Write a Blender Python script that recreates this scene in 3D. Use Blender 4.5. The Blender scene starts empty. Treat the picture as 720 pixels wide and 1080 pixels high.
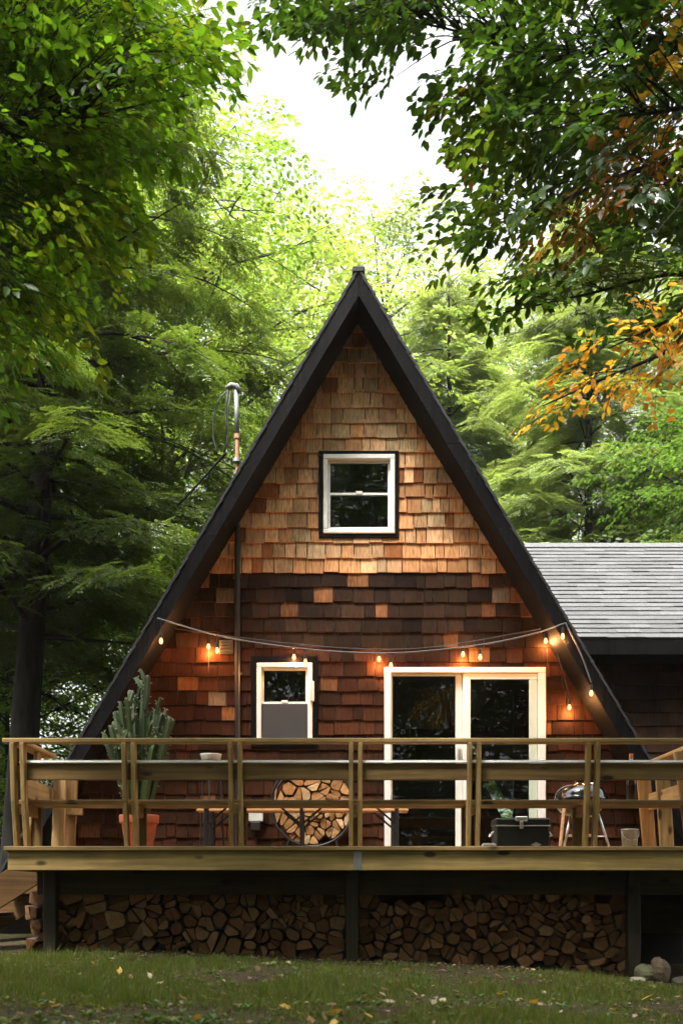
import bpy, math, random
import numpy as np
from mathutils import Vector, noise

R = math.radians
random.seed(11)
rng = np.random.default_rng(11)
scene = bpy.context.scene
COL = scene.collection
F, CX, HZ, EYE = 1083.0, 360.0, 940.0, 0.53      # pixel focal length, horizon line and eye height of the photograph
YW, YR, YF = 11.76, 11.17, 8.46                   # gable wall, roof front edge, deck front


def PX(px, Y): return (px - CX) * Y / F
def PZ(py, Y): return EYE + (HZ - py) * Y / F


def ground_z(x, y):
    x = np.asarray(x, float); y = np.asarray(y, float)
    xc = np.clip(x, -4.5, 4.0)
    g = -0.04 - 0.045 * xc - 0.012 * xc * xc
    g = g + np.clip(-(x + 4.5), 0, 30) * 0.02 - np.clip(x - 4.0, 0, 30) * 0.03
    g = g + np.clip(y - 16, 0, 40) * 0.05
    return g + 0.012 * np.sin(x * 2.1 + y * 1.3) + 0.01 * np.sin(x * 0.7 - y * 2.3)


# ------------------------------------------------------------------ helpers
def norm(v):
    v = np.asarray(v, float)
    return v / (np.linalg.norm(v) + 1e-12)


class MB:
    """Collects faces and links them as one mesh object."""
    def __init__(s): s.v = []; s.f = []; s.mi = []; s.t = []

    def add(s, verts, faces, mi=0, tint=(1, 1, 1)):
        b = len(s.v)
        s.v += [tuple(map(float, p)) for p in verts]
        s.f += [tuple(i + b for i in fc) for fc in faces]
        s.mi += [mi] * len(faces)
        s.t += [tint] * len(verts)

    def beam(s, c, ax, ay, az, hx, hy, hz, ch=0.003, mi=0, tint=(1, 1, 1)):
        c, ax, ay, az = (np.asarray(q, float) for q in (c, ax, ay, az))
        h = (hx, hy, hz); ch = min(ch, hx * .45, hy * .45, hz * .45)
        V = []; idx = {}
        for sx in (-1, 1):
            for sy in (-1, 1):
                for sz in (-1, 1):
                    sg = (sx, sy, sz)
                    for k in range(3):
                        q = [sg[j] * (h[j] - (0 if j == k else ch)) for j in range(3)]
                        idx[(sg, k)] = len(V); V.append(q)
        Fc = []
        for k in range(3):
            a, b = [j for j in range(3) if j != k]
            for sg in (-1, 1):
                loop = []
                for sa, sb in ((-1, -1), (1, -1), (1, 1), (-1, 1)):
                    t = [0, 0, 0]; t[k] = sg; t[a] = sa; t[b] = sb
                    loop.append(idx[(tuple(t), k)])
                Fc.append(loop)
            for sa in (-1, 1):
                for sb in (-1, 1):
                    t0 = [0, 0, 0]; t0[a] = sa; t0[b] = sb; t1 = list(t0); t0[k] = -1; t1[k] = 1
                    t0, t1 = tuple(t0), tuple(t1)
                    Fc.append([idx[(t0, a)], idx[(t1, a)], idx[(t1, b)], idx[(t0, b)]])
        for sx in (-1, 1):
            for sy in (-1, 1):
                for sz in (-1, 1):
                    Fc.append([idx[((sx, sy, sz), k)] for k in range(3)])
        Vn = np.array(V)
        out = []
        for fc in Fc:
            p = Vn[fc]
            n = np.cross(p[1] - p[0], p[2] - p[0])
            out.append(fc if np.dot(n, p.mean(0)) > 0 else fc[::-1])
        W = c + Vn[:, :1] * ax + Vn[:, 1:2] * ay + Vn[:, 2:] * az
        if np.dot(np.cross(ax, ay), az) < 0: out = [q[::-1] for q in out]
        s.add(W, out, mi, tint)

    def box(s, x0, x1, y0, y1, z0, z1, ch=0.003, mi=0, tint=(1, 1, 1)):
        s.beam(((x0 + x1) / 2, (y0 + y1) / 2, (z0 + z1) / 2), (1, 0, 0), (0, 1, 0), (0, 0, 1),
               abs(x1 - x0) / 2, abs(y1 - y0) / 2, abs(z1 - z0) / 2, ch, mi, tint)

    def plank(s, p0, p1, w, t, up=(0, 0, 1), ch=0.003, mi=0, tint=(1, 1, 1)):
        """bar from p0 to p1; t is the size along «up», w the size across."""
        p0 = np.asarray(p0, float); p1 = np.asarray(p1, float)
        d = norm(p1 - p0); sd = norm(np.cross(up, d)); u = np.cross(d, sd)
        s.beam((p0 + p1) / 2, d, sd, u, np.linalg.norm(p1 - p0) / 2, w / 2, t / 2, ch, mi, tint)

    def tube(s, pts, rad, n=6, mi=0, tint=(1, 1, 1), cap=True):
        pts = np.asarray(pts, float); m = len(pts)
        rad = np.broadcast_to(np.asarray(rad, float), (m,))
        V = []; ref = np.array([0.31, 0.17, 0.93])
        a = np.arange(n) * 2 * math.pi / n
        for i in range(m):
            d = norm(pts[min(i + 1, m - 1)] - pts[max(i - 1, 0)])
            u = np.cross(d, ref)
            if np.linalg.norm(u) < .15: u = np.cross(d, (1, 0, 0))
            u = norm(u); w = np.cross(d, u)
            V.append(pts[i] + rad[i] * (np.cos(a)[:, None] * u + np.sin(a)[:, None] * w))
        V = np.concatenate(V); fs = []
        for i in range(m - 1):
            for k in range(n):
                k2 = (k + 1) % n
                fs.append((i * n + k, i * n + k2, (i + 1) * n + k2, (i + 1) * n + k))
        if cap: fs.append(tuple(range(n))[::-1]); fs.append(tuple((m - 1) * n + k for k in range(n)))
        s.add(V, fs, mi, tint)

    def lathe(s, c, prof, n=28, mi=0, tint=(1, 1, 1)):
        c = np.asarray(c, float); V = []; fs = []
        for r, z in prof:
            for k in range(n):
                a = k * 2 * math.pi / n
                V.append((c[0] + r * math.cos(a), c[1] + r * math.sin(a), c[2] + z))
        for i in range(len(prof) - 1):
            for k in range(n):
                k2 = (k + 1) % n
                fs.append((i * n + k, i * n + k2, (i + 1) * n + k2, (i + 1) * n + k))
        s.add(V, fs, mi, tint)

    def prism(s, poly, y0, y1, mi=0, tint=(1, 1, 1)):
        """poly: (x,z) points counter-clockwise seen from the camera side; front at y0."""
        n = len(poly)
        V = [(x, y0, z) for x, z in poly] + [(x, y1, z) for x, z in poly]
        fs = [tuple(range(n)), tuple(range(2 * n - 1, n - 1, -1))]
        fs += [(i, i + n, (i + 1) % n + n, (i + 1) % n) for i in range(n)]
        s.add(V, fs, mi, tint)

    def build(s, name, mats, parent=None, origin=(0, 0, 0), smooth=False):
        me = bpy.data.meshes.new(name)
        o_ = np.asarray(origin, float)
        if parent is not None: o_ = o_ + np.array(parent.matrix_basis.translation) + (np.array(parent.parent.matrix_basis.translation) if parent.parent else 0)
        V = np.array(s.v) - o_
        me.from_pydata(V.tolist(), [], s.f)
        for m in (mats if isinstance(mats, (list, tuple)) else [mats]): me.materials.append(m)
        me.polygons.foreach_set('material_index', s.mi)
        at = me.attributes.new('tint', 'FLOAT_COLOR', 'POINT')
        at.data.foreach_set('color', np.concatenate([np.array(s.t), np.ones((len(s.t), 1))], 1).ravel())
        if smooth: me.polygons.foreach_set('use_smooth', [True] * len(s.f))
        me.update()
        o = bpy.data.objects.new(name, me); COL.objects.link(o)
        if parent is not None: o.parent = parent
        else: o.location = origin
        return o


def tag(o, label=None, cat=None, group=None, kind=None):
    if label: o['label'] = label
    if cat: o['category'] = cat
    if group: o['group'] = group
    if kind: o['kind'] = kind
    return o


def thing(name, loc, label, cat, group=None):
    o = bpy.data.objects.new(name, None); COL.objects.link(o)
    o.location = loc; o.empty_display_size = .2
    return tag(o, label, cat, group)


def copy_tree(o, parent=None):
    c = o.copy(); COL.objects.link(c); c.parent = parent
    for ch in list(o.children): copy_tree(ch, c)
    return c


# ------------------------------------------------------------------ materials
def new_mat(name):
    m = bpy.data.materials.new(name); m.use_nodes = True
    nt = m.node_tree; nt.nodes.clear()
    return m, nt, nt.nodes, nt.links


def nd(nt, typ, **kw):
    n = nt.nodes.new(typ)
    for k, v in kw.items():
        if k in n.inputs.keys() if isinstance(k, str) else False: n.inputs[k].default_value = v
        else: setattr(n, k, v)
    return n


def simple(name, col, rough=.5, metal=0.0, var=0.25, scale=9.0, bump=0.0, spec=.5, coat=0.0):
    m, nt, N, L = new_mat(name)
    out = nd(nt, 'ShaderNodeOutputMaterial'); b = nd(nt, 'ShaderNodeBsdfPrincipled')
    b.inputs['Roughness'].default_value = rough; b.inputs['Metallic'].default_value = metal
    b.inputs['Specular IOR Level'].default_value = spec; b.inputs['Coat Weight'].default_value = coat
    tc = nd(nt, 'ShaderNodeTexCoord'); no = nd(nt, 'ShaderNodeTexNoise'); no.inputs['Scale'].default_value = scale; no.inputs['Detail'].default_value = 5
    L.new(tc.outputs['Object'], no.inputs['Vector'])
    mx = nd(nt, 'ShaderNodeMix', data_type='RGBA')
    mx.inputs['A'].default_value = (*[c * (1 - var) for c in col], 1); mx.inputs['B'].default_value = (*[min(1, c * (1 + var)) for c in col], 1)
    L.new(no.outputs['Fac'], mx.inputs['Factor'])
    at = nd(nt, 'ShaderNodeAttribute', attribute_name='tint')
    mu = nd(nt, 'ShaderNodeMix', data_type='RGBA', blend_type='MULTIPLY'); mu.inputs['Factor'].default_value = 1
    L.new(mx.outputs['Result'], mu.inputs['A']); L.new(at.outputs['Color'], mu.inputs['B'])
    L.new(mu.outputs['Result'], b.inputs['Base Color'])
    if bump:
        bp = nd(nt, 'ShaderNodeBump'); bp.inputs['Strength'].default_value = bump; bp.inputs['Distance'].default_value = .01
        n2 = nd(nt, 'ShaderNodeTexNoise'); n2.inputs['Scale'].default_value = scale * 6; L.new(tc.outputs['Object'], n2.inputs['Vector'])
        L.new(n2.outputs['Fac'], bp.inputs['Height']); L.new(bp.outputs['Normal'], b.inputs['Normal'])
    L.new(b.outputs['BSDF'], out.inputs['Surface'])
    return m


def wood(name, dark, light, axis=0, knots=True, rough=.62, fine=30.0, stain=.5, bump=.25, spec=.3):
    """sawn timber: grain drawn along «axis», knots, weather stains; 'tint' varies board by board."""
    m, nt, N, L = new_mat(name)
    out = nd(nt, 'ShaderNodeOutputMaterial'); b = nd(nt, 'ShaderNodeBsdfPrincipled')
    b.inputs['Roughness'].default_value = rough; b.inputs['Specular IOR Level'].default_value = spec
    tc = nd(nt, 'ShaderNodeTexCoord'); mp = nd(nt, 'ShaderNodeMapping')
    sc = [fine] * 3; sc[axis] = fine * .045; mp.inputs['Scale'].default_value = sc
    L.new(tc.outputs['Object'], mp.inputs['Vector'])
    g = nd(nt, 'ShaderNodeTexNoise'); g.inputs['Scale'].default_value = 1; g.inputs['Detail'].default_value = 6; g.inputs['Distortion'].default_value = .6
    L.new(mp.outputs['Vector'], g.inputs['Vector'])
    cr = nd(nt, 'ShaderNodeValToRGB'); cr.color_ramp.elements[0].position = .33; cr.color_ramp.elements[1].position = .68
    cr.color_ramp.elements[0].color = (*dark, 1); cr.color_ramp.elements[1].color = (*light, 1)
    L.new(g.outputs['Fac'], cr.inputs['Fac'])
    col = cr.outputs['Color']
    st = nd(nt, 'ShaderNodeTexNoise'); st.inputs['Scale'].default_value = 2.3; st.inputs['Detail'].default_value = 4
    L.new(tc.outputs['Object'], st.inputs['Vector'])
    sr = nd(nt, 'ShaderNodeMapRange'); sr.inputs['From Min'].default_value = .3; sr.inputs['From Max'].default_value = .7
    sr.inputs['To Min'].default_value = 1 - stain * .6; sr.inputs['To Max'].default_value = 1 + stain * .25
    L.new(st.outputs['Fac'], sr.inputs['Value'])
    m1 = nd(nt, 'ShaderNodeMix', data_type='RGBA', blend_type='MULTIPLY'); m1.inputs['Factor'].default_value = 1
    L.new(col, m1.inputs['A']); L.new(sr.outputs['Result'], m1.inputs['B']); col = m1.outputs['Result']
    if knots:
        mk = nd(nt, 'ShaderNodeMapping'); ks = [5.5] * 3; ks[axis] = 2.4; mk.inputs['Scale'].default_value = ks
        L.new(tc.outputs['Object'], mk.inputs['Vector'])
        vo = nd(nt, 'ShaderNodeTexVoronoi'); vo.inputs['Scale'].default_value = 1; L.new(mk.outputs['Vector'], vo.inputs['Vector'])
        kr = nd(nt, 'ShaderNodeMapRange'); kr.inputs['From Min'].default_value = .09; kr.inputs['From Max'].default_value = .16
        kr.inputs['To Min'].default_value = .16; kr.inputs['To Max'].default_value = 1
        L.new(vo.outputs['Distance'], kr.inputs['Value'])
        m2 = nd(nt, 'ShaderNodeMix', data_type='RGBA', blend_type='MULTIPLY'); m2.inputs['Factor'].default_value = 1
        L.new(col, m2.inputs['A']); L.new(kr.outputs['Result'], m2.inputs['B']); col = m2.outputs['Result']
    at = nd(nt, 'ShaderNodeAttribute', attribute_name='tint')
    m3 = nd(nt, 'ShaderNodeMix', data_type='RGBA', blend_type='MULTIPLY'); m3.inputs['Factor'].default_value = 1
    L.new(col, m3.inputs['A']); L.new(at.outputs['Color'], m3.inputs['B'])
    L.new(m3.outputs['Result'], b.inputs['Base Color'])
    bp = nd(nt, 'ShaderNodeBump'); bp.inputs['Strength'].default_value = bump; bp.inputs['Distance'].default_value = .004
    L.new(g.outputs['Fac'], bp.inputs['Height']); L.new(bp.outputs['Normal'], b.inputs['Normal'])
    L.new(b.outputs['BSDF'], out.inputs['Surface'])
    return m


def leaf_mat(name, trans=.5, tgain=(1.9, 1.7, .7), gloss=.018, rough=.38):
    """thin leaf: the blade's own colour is in 'tint'; part of the light passes through, yellower."""
    m, nt, N, L = new_mat(name)
    out = nd(nt, 'ShaderNodeOutputMaterial')
    at = nd(nt, 'ShaderNodeAttribute', attribute_name='tint')
    d = nd(nt, 'ShaderNodeBsdfDiffuse'); t = nd(nt, 'ShaderNodeBsdfTranslucent')
    g = nd(nt, 'ShaderNodeBsdfGlossy'); g.inputs['Roughness'].default_value = rough; g.inputs['Color'].default_value = (.9, .95, .9, 1)
    mu = nd(nt, 'ShaderNodeMix', data_type='RGBA', blend_type='MULTIPLY'); mu.inputs['Factor'].default_value = 1
    mu.inputs['B'].default_value = (*tgain, 1)
    L.new(at.outputs['Color'], d.inputs['Color']); L.new(at.outputs['Color'], mu.inputs['A']); L.new(mu.outputs['Result'], t.inputs['Color'])
    a = nd(nt, 'ShaderNodeMixShader'); a.inputs['Fac'].default_value = trans
    L.new(d.outputs['BSDF'], a.inputs[1]); L.new(t.outputs['BSDF'], a.inputs[2])
    c = nd(nt, 'ShaderNodeMixShader'); c.inputs['Fac'].default_value = gloss
    L.new(a.outputs['Shader'], c.inputs[1]); L.new(g.outputs['BSDF'], c.inputs[2])
    L.new(c.outputs['Shader'], out.inputs['Surface'])
    return m


def glass_mat(name, tint=(.75, .8, .78), boost=-.005):
    m, nt, N, L = new_mat(name)
    out = nd(nt, 'ShaderNodeOutputMaterial')
    fr = nd(nt, 'ShaderNodeFresnel'); fr.inputs['IOR'].default_value = 1.5
    ad = nd(nt, 'ShaderNodeMath', operation='ADD'); ad.inputs[1].default_value = boost; L.new(fr.outputs['Fac'], ad.inputs[0])
    tr = nd(nt, 'ShaderNodeBsdfTransparent'); tr.inputs['Color'].default_value = (*tint, 1)
    gl = nd(nt, 'ShaderNodeBsdfGlossy'); gl.inputs['Roughness'].default_value = .01
    mx = nd(nt, 'ShaderNodeMixShader'); L.new(ad.outputs[0], mx.inputs['Fac']); L.new(tr.outputs['BSDF'], mx.inputs[1]); L.new(gl.outputs['BSDF'], mx.inputs[2])
    L.new(mx.outputs['Shader'], out.inputs['Surface'])
    return m


def bulb_mat(name, col, strength):
    m, nt, N, L = new_mat(name)
    out = nd(nt, 'ShaderNodeOutputMaterial'); e = nd(nt, 'ShaderNodeEmission')
    lw = nd(nt, 'ShaderNodeLayerWeight'); lw.inputs['Blend'].default_value = .35
    mx = nd(nt, 'ShaderNodeMix', data_type='RGBA'); mx.inputs['A'].default_value = (1, .62, .22, 1); mx.inputs['B'].default_value = (*col, 1)
    L.new(lw.outputs['Facing'], mx.inputs['Factor']); L.new(mx.outputs['Result'], e.inputs['Color'])
    e.inputs['Strength'].default_value = strength
    L.new(e.outputs['Emission'], out.inputs['Surface'])
    return m


M = {}
M['deck_x'] = wood('deck_pine_across', (.26, .17, .06), (.50, .35, .135), 0)
M['rail_x'] = wood('rail_pine_across', (.29, .18, .062), (.55, .365, .14), 0)
M['deck_y'] = wood('deck_pine_inward', (.36, .22, .085), (.58, .40, .19), 1)
M['deck_z'] = wood('deck_pine_upright', (.28, .175, .062), (.52, .345, .135), 2, knots=False)
M['post_z'] = wood('post_pine_upright', (.34, .2, .075), (.55, .36, .16), 2)
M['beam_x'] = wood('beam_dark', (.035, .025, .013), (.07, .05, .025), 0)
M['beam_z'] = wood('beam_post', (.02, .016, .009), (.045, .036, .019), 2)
M['cedar'] = wood('cedar_shingle', (.5, .46, .43), (1.0, 1.0, 1.0), 2, knots=False, fine=64, stain=.6, bump=.5, spec=.05, rough=.75)
M['bench_wood'] = wood('bench_spruce', (.42, .2, .08), (.62, .33, .15), 0, knots=False, rough=.4, stain=.2)
M['black_trim'] = wood('black_stained_trim', (.002, .002, .0022), (.0065, .006, .0065), 2, knots=False, fine=40, rough=.65, spec=.06)
M['soffit'] = wood('black_soffit', (.004, .004, .004), (.010, .009, .009), 1, knots=False, spec=.1)
M['white'] = simple('white_vinyl', (.72, .72, .70), .38, var=.03)
M['offwhite'] = simple('greyed_white', (.62, .64, .60), .45, var=.06)  # greyed white; on the left door panel it carries the inside shading
M['pale_green'] = simple('pale_green_vinyl', (.48, .55, .47), .45, var=.05)
M['glass'] = glass_mat('window_glass')
M['screen'] = simple('insect_screen', (.03, .03, .031), .8, var=.3, scale=3)
M['interior'] = simple('interior_boards', (.05, .035, .025), .7)
M['metal_black'] = simple('black_steel', (.012, .012, .013), .4, .0, spec=.6)
M['enamel'] = simple('black_enamel', (.008, .008, .009), .12, 0, spec=.6, coat=.6)
M['alu'] = simple('aluminium', (.72, .72, .72), .3, 1.0, var=.05)
M['galv'] = simple('galvanised_steel', (.42, .43, .44), .42, .9, var=.15)
M['rust'] = simple('rusty_pipe', (.42, .22, .12), .7, .1, var=.3, scale=30)
M['grey_metal'] = simple('painted_grey_pipe', (.2, .205, .21), .5, .1, var=.2)
M['terracotta'] = simple('terracotta', (.42, .10, .05), .85, var=.45, scale=14, bump=.2, spec=.15)
M['soil'] = simple('potting_soil', (.04, .028, .018), .95, var=.4, scale=50)
M['ceramic'] = simple('white_ceramic', (.62, .61, .56), .35, var=.06)
M['cable'] = simple('black_cable', (.015, .015, .016), .6)
M['pale_cable'] = simple('grey_cable', (.10, .10, .105), .45)
M['cooler'] = simple('dark_green_black_paint', (.007, .009, .007), .45, spec=.2)
M['orange_cap'] = simple('orange_plastic', (.75, .2, .05), .45, var=.05)
M['bottle'] = simple('brown_bottle_glass', (.025, .012, .006), .08, spec=.7)
M['stone'] = simple('field_stone', (.16, .14, .11), .85, var=.45, scale=7, bump=.5)
M['bark_log'] = simple('split_log_side', (.13, .08, .045), .9, var=.5, scale=22, bump=.4)
M['bulb'] = bulb_mat('lit_bulb', (1, .34, .06), .6)
M['needle'] = leaf_mat('hemlock_needles', .45, (1.5, 1.5, .7), .04, .45)
M['leaf'] = leaf_mat('broad_leaf', .55)
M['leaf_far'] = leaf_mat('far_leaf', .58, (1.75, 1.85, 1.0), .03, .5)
M['cactus'] = simple('cactus_skin', (.03, .054, .010), .6, var=.4, scale=25)
M['grassblade'] = leaf_mat('grass_blade', .35, (1.4, 1.4, .7), .04, .4)
M['dryleaf'] = leaf_mat('dry_leaf', .25, (1.2, 1.1, .8), .03, .5)


def bark_material():
    m, nt, N, L = new_mat('tree_bark')
    out = nd(nt, 'ShaderNodeOutputMaterial'); b = nd(nt, 'ShaderNodeBsdfPrincipled'); b.inputs['Roughness'].default_value = .9
    tc = nd(nt, 'ShaderNodeTexCoord'); mp = nd(nt, 'ShaderNodeMapping'); mp.inputs['Scale'].default_value = (14, 14, 3)
    L.new(tc.outputs['Object'], mp.inputs['Vector'])
    n = nd(nt, 'ShaderNodeTexNoise'); n.inputs['Scale'].default_value = 1; n.inputs['Detail'].default_value = 8; L.new(mp.outputs['Vector'], n.inputs['Vector'])
    cr = nd(nt, 'ShaderNodeValToRGB'); cr.color_ramp.elements[0].position = .35; cr.color_ramp.elements[1].position = .7
    cr.color_ramp.elements[0].color = (.006, .0045, .0035, 1); cr.color_ramp.elements[1].color = (.03, .024, .018, 1)
    L.new(n.outputs['Fac'], cr.inputs['Fac']); L.new(cr.outputs['Color'], b.inputs['Base Color'])
    bp = nd(nt, 'ShaderNodeBump'); bp.inputs['Distance'].default_value = .03; L.new(n.outputs['Fac'], bp.inputs['Height']); L.new(bp.outputs['Normal'], b.inputs['Normal'])
    L.new(b.outputs['BSDF'], out.inputs['Surface'])
    return m


def log_end_material():
    m, nt, N, L = new_mat('split_log_end')
    out = nd(nt, 'ShaderNodeOutputMaterial'); b = nd(nt, 'ShaderNodeBsdfPrincipled'); b.inputs['Roughness'].default_value = .85
    b.inputs['Specular IOR Level'].default_value = .2
    tc = nd(nt, 'ShaderNodeTexCoord')
    n = nd(nt, 'ShaderNodeTexNoise'); n.inputs['Scale'].default_value = 26; n.inputs['Detail'].default_value = 7; L.new(tc.outputs['Object'], n.inputs['Vector'])
    w = nd(nt, 'ShaderNodeTexWave', wave_type='RINGS', rings_direction='Y'); w.inputs['Scale'].default_value = 22; w.inputs['Distortion'].default_value = 3; w.inputs['Detail'].default_value = 2
    L.new(tc.outputs['Object'], w.inputs['Vector'])
    mx = nd(nt, 'ShaderNodeMix', data_type='FLOAT'); mx.inputs['Factor'].default_value = .25
    L.new(n.outputs['Fac'], mx.inputs['A']); L.new(w.outputs['Fac'], mx.inputs['B'])
    cr = nd(nt, 'ShaderNodeValToRGB'); cr.color_ramp.elements[0].position = .3; cr.color_ramp.elements[1].position = .7
    cr.color_ramp.elements[0].color = (.5, .45, .4, 1); cr.color_ramp.elements[1].color = (1, 1, 1, 1)
    L.new(mx.outputs['Result'], cr.inputs['Fac'])
    at = nd(nt, 'ShaderNodeAttribute', attribute_name='tint')
    mu = nd(nt, 'ShaderNodeMix', data_type='RGBA', blend_type='MULTIPLY'); mu.inputs['Factor'].default_value = 1
    L.new(cr.outputs['Color'], mu.inputs['A']); L.new(at.outputs['Color'], mu.inputs['B']); L.new(mu.outputs['Result'], b.inputs['Base Color'])
    bp = nd(nt, 'ShaderNodeBump'); bp.inputs['Distance'].default_value = .01; bp.inputs['Strength'].default_value = .5
    L.new(n.outputs['Fac'], bp.inputs['Height']); L.new(bp.outputs['Normal'], b.inputs['Normal'])
    L.new(b.outputs['BSDF'], out.inputs['Surface'])
    return m


def ground_material():
    m, nt, N, L = new_mat('lawn_soil')
    out = nd(nt, 'ShaderNodeOutputMaterial'); b = nd(nt, 'ShaderNodeBsdfPrincipled'); b.inputs['Roughness'].default_value = .95
    b.inputs['Specular IOR Level'].default_value = .15
    tc = nd(nt, 'ShaderNodeTexCoord')
    n1 = nd(nt, 'ShaderNodeTexNoise'); n1.inputs['Scale'].default_value = .9; n1.inputs['Detail'].default_value = 4; L.new(tc.outputs['Object'], n1.inputs['Vector'])
    n2 = nd(nt, 'ShaderNodeTexNoise'); n2.inputs['Scale'].default_value = 38; n2.inputs['Detail'].default_value = 8; L.new(tc.outputs['Object'], n2.inputs['Vector'])
    c1 = nd(nt, 'ShaderNodeValToRGB'); c1.color_ramp.elements[0].position = .3; c1.color_ramp.elements[1].position = .72
    c1.color_ramp.elements[0].color = (.012, .008, .004, 1); c1.color_ramp.elements[1].color = (.075, .05, .027, 1); L.new(n2.outputs['Fac'], c1.inputs['Fac'])
    c2 = nd(nt, 'ShaderNodeValToRGB'); c2.color_ramp.elements[0].position = .3; c2.color_ramp.elements[1].position = .7
    c2.color_ramp.elements[0].color = (.018, .02, .007, 1); c2.color_ramp.elements[1].color = (.075, .085, .022, 1); L.new(n2.outputs['Fac'], c2.inputs['Fac'])
    mr = nd(nt, 'ShaderNodeMapRange'); mr.inputs['From Min'].default_value = .42; mr.inputs['From Max'].default_value = .6; L.new(n1.outputs['Fac'], mr.inputs['Value'])
    mx = nd(nt, 'ShaderNodeMix', data_type='RGBA'); L.new(mr.outputs['Result'], mx.inputs['Factor']); L.new(c1.outputs['Color'], mx.inputs['A']); L.new(c2.outputs['Color'], mx.inputs['B'])
    L.new(mx.outputs['Result'], b.inputs['Base Color'])
    bp = nd(nt, 'ShaderNodeBump'); bp.inputs['Distance'].default_value = .03; L.new(n2.outputs['Fac'], bp.inputs['Height']); L.new(bp.outputs['Normal'], b.inputs['Normal'])
    L.new(b.outputs['BSDF'], out.inputs['Surface'])
    return m


def asphalt_shingles():
    m, nt, N, L = new_mat('grey_roof_shingles')
    out = nd(nt, 'ShaderNodeOutputMaterial'); b = nd(nt, 'ShaderNodeBsdfPrincipled'); b.inputs['Roughness'].default_value = .9
    b.inputs['Specular IOR Level'].default_value = .25
    tc = nd(nt, 'ShaderNodeTexCoord'); n = nd(nt, 'ShaderNodeTexNoise'); n.inputs['Scale'].default_value = 60; n.inputs['Detail'].default_value = 6; L.new(tc.outputs['Object'], n.inputs['Vector'])
    n2 = nd(nt, 'ShaderNodeTexNoise'); n2.inputs['Scale'].default_value = 3; L.new(tc.outputs['Object'], n2.inputs['Vector'])
    cr = nd(nt, 'ShaderNodeValToRGB'); cr.color_ramp.elements[0].position = .3; cr.color_ramp.elements[1].position = .7
    cr.color_ramp.elements[0].color = (.065, .065, .067, 1); cr.color_ramp.elements[1].color = (.145, .145, .148, 1); L.new(n.outputs['Fac'], cr.inputs['Fac'])
    at = nd(nt, 'ShaderNodeAttribute', attribute_name='tint')
    mu = nd(nt, 'ShaderNodeMix', data_type='RGBA', blend_type='MULTIPLY'); mu.inputs['Factor'].default_value = 1
    L.new(cr.outputs['Color'], mu.inputs['A']); L.new(at.outputs['Color'], mu.inputs['B']); L.new(mu.outputs['Result'], b.inputs['Base Color'])
    bp = nd(nt, 'ShaderNodeBump'); bp.inputs['Distance'].default_value = .004; L.new(n.outputs['Fac'], bp.inputs['Height']); L.new(bp.outputs['Normal'], b.inputs['Normal'])
    L.new(b.outputs['BSDF'], out.inputs['Surface'])
    return m


M['bark'] = bark_material(); M['log_end'] = log_end_material(); M['ground'] = ground_material(); M['asphalt'] = asphalt_shingles()

# ------------------------------------------------------------------ camera, sky, sun
cam = bpy.data.cameras.new('camera'); cam.sensor_width = 36; cam.lens = F / 1080 * 36; cam.shift_y = (HZ - 540) / 1080
cam.clip_end = 2000; cam.clip_start = .05
co = bpy.data.objects.new('camera', cam); COL.objects.link(co); co.location = (0, 0, EYE); co.rotation_euler = (R(90), 0, 0)
scene.camera = co
cam.dof.use_dof = True; cam.dof.focus_distance = 10.8; cam.dof.aperture_fstop = 2.8

SUN_EL, SUN_AZ = 62, 212       # azimuth clockwise from +Y: behind the viewer's left shoulder
EXPOSURE = 2.6
W = bpy.data.worlds.new('World'); scene.world = W; W.use_nodes = True
nt = W.node_tree; nt.nodes.clear()
wo = nd(nt, 'ShaderNodeOutputWorld'); bg = nd(nt, 'ShaderNodeBackground'); bg.inputs['Strength'].default_value = .105
sky = nd(nt, 'ShaderNodeTexSky', sky_type='NISHITA'); sky.sun_disc = False
sky.sun_elevation = R(SUN_EL); sky.sun_rotation = R(SUN_AZ); sky.air_density = 1.0; sky.dust_density = 6.0; sky.ozone_density = .6
hs = nd(nt, 'ShaderNodeHueSaturation'); hs.inputs['Saturation'].default_value = .12
nt.links.new(sky.outputs['Color'], hs.inputs['Color']); nt.links.new(hs.outputs['Color'], bg.inputs['Color']); nt.links.new(bg.outputs['Background'], wo.inputs['Surface'])
sl = bpy.data.lights.new('sun', 'SUN'); sl.energy = 1.5; sl.angle = R(14); sl.color = (1, .95, .86)
so = bpy.data.objects.new('sun', sl); COL.objects.link(so)
sd = Vector((math.sin(R(SUN_AZ)) * math.cos(R(SUN_EL)), math.cos(R(SUN_AZ)) * math.cos(R(SUN_EL)), math.sin(R(SUN_EL))))
so.rotation_euler = sd.to_track_quat('Z', 'Y').to_euler(); so.location = sd * 60

scene.view_settings.view_transform = 'Standard'; scene.view_settings.look = 'None'
scene.view_settings.exposure = EXPOSURE; scene.view_settings.gamma = 1; scene.view_settings.use_curve_mapping = False
scene.render.engine = 'CYCLES'
cy = scene.cycles
cy.use_denoising = True; cy.denoiser = 'OPENIMAGEDENOISE'
cy.max_bounces = 8; cy.diffuse_bounces = 4; cy.glossy_bounces = 3; cy.transmission_bounces = 5; cy.transparent_max_bounces = 12
cy.sample_clamp_indirect = 6; cy.caustics_reflective = False; cy.caustics_refractive = False

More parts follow.
